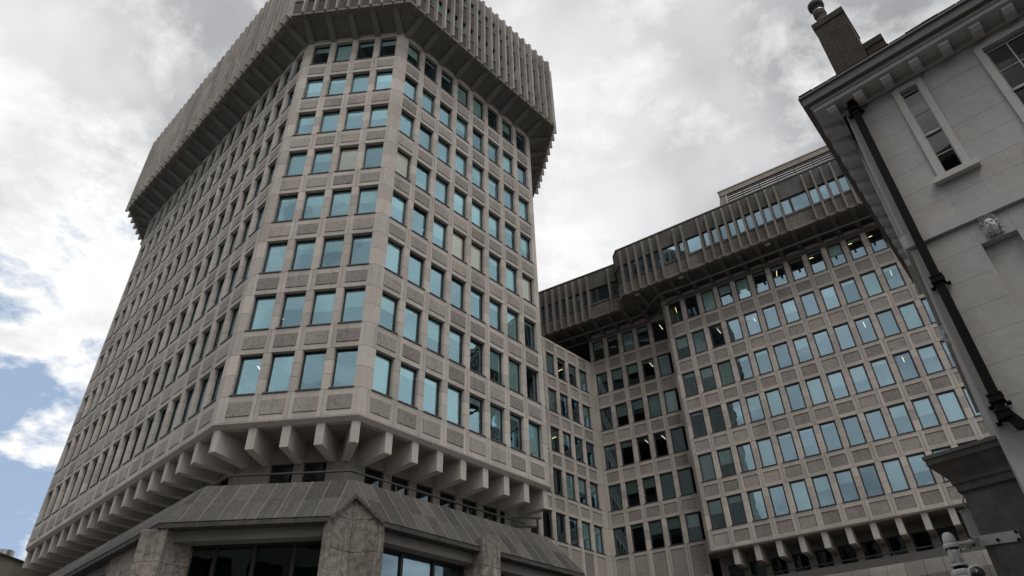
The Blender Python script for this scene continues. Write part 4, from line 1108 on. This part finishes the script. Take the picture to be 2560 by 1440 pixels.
for px, py in ((2420, 1352), (2430, 1348), (2436, 1363)):
    p = at_off(px, py, 0.005); part('bolt', MB().tube([p, p + Vector((G.n.x, G.n.y, 0)) * 0.02], 0.016, 6).mesh('bolt', 'cast_iron'), sc)
part('arm', MB().tube([at_off(2432, 1354, -0.02), at_off(2424, 1356, 0.03), at_off(2405, 1359, 0.08), at_off(2384, 1359, 0.12)], [0.05, 0.034, 0.026, 0.026], 12).mesh('arm', 'camera_housing', True), sc)
part('brace', MB().tube([at_off(2426, 1367, -0.02), at_off(2402, 1377, 0.1)], [0.024, 0.022], 10).mesh('brace', 'camera_housing', True), sc)
def lathe(pts, name, mat, c, tilt=Vector((0, 0, 0))):
    return part(name, MB().tube([c + Vector((0, 0, z)) + tilt * z for z, r in pts], [r for z, r in pts], 24).mesh(name, mat, True), sc)
c0 = at_off(2378, 1364, 0.15)
lathe([(0.175, 0.006), (0.17, 0.035), (0.15, 0.06), (0.12, 0.075), (0.06, 0.08), (0.02, 0.083)], 'dome', 'camera_housing', c0)
lathe([(0.02, 0.098), (0.015, 0.102), (-0.035, 0.102), (-0.04, 0.098)], 'collar', 'camera_housing', c0)
lathe([(-0.04, 0.085), (-0.06, 0.088), (-0.065, 0.07)], 'shadow_gap', 'cast_iron', c0)  # solid dark ring, its colour stands for the shade in the gap
lathe([(-0.06, 0.082), (-0.12, 0.070), (-0.24, 0.046), (-0.25, 0.045)], 'neck', 'camera_housing', c0)
for k in range(4):
    an = k * math.pi / 2 + 0.5; d_ = Vector((math.cos(an), math.sin(an), 0))
    part('rib', MB().tube([c0 + d_ * 0.085 + Vector((0, 0, -0.05)), c0 + d_ * 0.06 + Vector((0, 0, -0.16)), c0 + d_ * 0.085 + Vector((0, 0, -0.25))], 0.011, 6).mesh('rib', 'camera_housing', True), sc)
lathe([(-0.25, 0.10), (-0.265, 0.105), (-0.275, 0.10)], 'flange', 'camera_housing', c0)
lathe([(-0.275, 0.075), (-0.32, 0.075)], 'dark_gap_ring', 'cast_iron', c0)  # dark colour stands for the shaded gap between flange and body
lathe([(-0.32, 0.12), (-0.325, 0.128), (-0.40, 0.13), (-0.402, 0.127), (-0.41, 0.127), (-0.412, 0.13), (-0.58, 0.118), (-0.62, 0.10)], 'body', 'camera_housing', c0)
cm = c0 + Vector((0.13, -0.02, -0.26)); part('motor', MB().tube([cm, cm + Vector((0, 0, -0.2)), cm + Vector((0, 0, -0.21))], [0.045, 0.04, 0.052], 12).mesh('motor', 'camera_housing', True), sc)
part('tilt_arm', MB().tube([c0 + Vector((-0.13, -0.06, -0.46)), c0 + Vector((-0.06, -0.12, -0.66))], [0.03, 0.028], 10).mesh('tilt_arm', 'camera_housing', True), sc)
c1 = at_off(2443, 1436, 0.3); ax = Vector((-0.35, -0.8, 0.1)).normalized()
part('lens_hood', MB().tube([c1 - ax * 0.3, c1 - ax * 0.05, c1, c1 + ax * 0.06], [0.08, 0.085, 0.105, 0.108], 20).mesh('lens_hood', 'camera_housing', True), sc)
part('lens', MB().tube([c1 + ax * 0.055, c1 + ax * 0.063], [0.088, 0.085], 20).mesh('lens', 'house_glass', True), sc)

# ================================================================== OTHER BUILDINGS
fb = thing('distant_building', (-34, 60, 0), 'low brown building with a steel roof flue, far behind the tower', 'building')
GB = Face(-27.0, 36.3, R(84))
def far(px, py, D_): d = aray(px, py); return Vector((0, 0, 1.6)) + d * (D_ / math.hypot(d.x, d.y))
a = far(0, 1392, 54); _tb = far(62, 1414, 1.0); b = far(62, 1414, (a.z - 1.6) / (_tb.z - 1.6))
zr = a.z
dirb = Vector((b.x - a.x, b.y - a.y)).normalized()
GBf = Face(a.x - dirb.x * 6, a.y - dirb.y * 6, math.atan2(dirb.y, dirb.x))
part('wall', MB().box(0, 30, 0, 20, 0, zr - 1.25).mesh('wall', 'far_brown'), fb, GBf.M())
part('parapet', MB().box(-0.1, 30, -0.25, 20, zr - 1.2, zr).mesh('parapet', 'far_brown'), fb, GBf.M())
part('coping', MB().box(-0.15, 30.1, -0.35, 20, zr + 0.002, zr + 0.12).mesh('coping', 'slate'), fb, GBf.M())
part('band', MB().box(-0.1, 30, -0.2, 0.0, zr - 1.45, zr - 1.25).mesh('band', 'far_stone'), fb, GBf.M())
for k in range(12): part('pilaster', MB().box(k * 2.6, k * 2.6 + 0.14, -0.06, 0, 0, zr - 1.46).mesh('pilaster', 'far_brown'), fb, GBf.M())
f0 = far(14, 1385, 58)
part('flue', MB().tube([(f0.x, f0.y, zr), (f0.x, f0.y, zr + 0.35), (f0.x, f0.y, zr + 0.36), (f0.x, f0.y, zr + 1.35)], [0.62, 0.62, 0.48, 0.48], 20).mesh('flue', 'steel', True), fb)
f1 = far(49, 1400, 60)
part('vent_pipe', MB().tube([(f1.x, f1.y, zr), (f1.x, f1.y, zr + 0.75), (f1.x, f1.y, zr + 0.76), (f1.x, f1.y, zr + 0.9)], [0.1, 0.1, 0.18, 0.18], 10).mesh('vent_pipe', 'cast_iron', True), fb)
# street side opposite, seen only as reflections and shade
def block(name, label, FB, wd, dp, h, nb, mat):
    """FB: face towards the tower, local y positive = into the block"""
    p_ = FB.pt(wd / 2, -dp / 2); t_ = thing(name, (p_.x, p_.y, 0), label, 'building')
    m = MB().box(0, wd, 0.35, dp, 0, h)
    fl_ = int((h - 2) / 3.6); bw = wd / nb
    for k in range(nb + 1): m.box(k * bw - 0.55, k * bw + 0.55, 0, 0.35, 0, h)
    for j in range(fl_ + 1): m.box(0.5, wd - 0.5, 0.01, 0.345, j * 3.6 - 0.7, j * 3.6 + 0.7)
    part('wall', m.mesh('wall', mat), t_, FB.M())
    part('cornice', MB().box(-0.4, wd + 0.4, -0.6, dp, h, h + 0.5).box(0, wd, 0.2, dp, h + 0.5, h + 1.4).mesh('cornice', mat), t_, FB.M())
    for k in range(nb): part('chimney', MB().box(k * bw + 0.4, k * bw + 0.9, 1, 2, h + 1.4, h + 2.1).mesh('chimney', mat), t_, FB.M())
    part('glazing', MB().box(0.3, wd - 0.3, 0.33, 0.345, 1, h - 1).mesh('glazing', 'podium_glass'), t_, FB.M())
    return t_
block('stone_block', 'tall stone office block across the street, mirrored in the lowest tower windows', Face(-14, -17, R(150)), 36, 16, 33.5, 9, 'far_stone')
block('stone_block', 'unseen lower stone block behind the viewer, added to block low sky light', Face(12, -18, R(180)), 24, 14, 15, 7, 'render_stone')  # out of view, added to shade the street and house from low sky
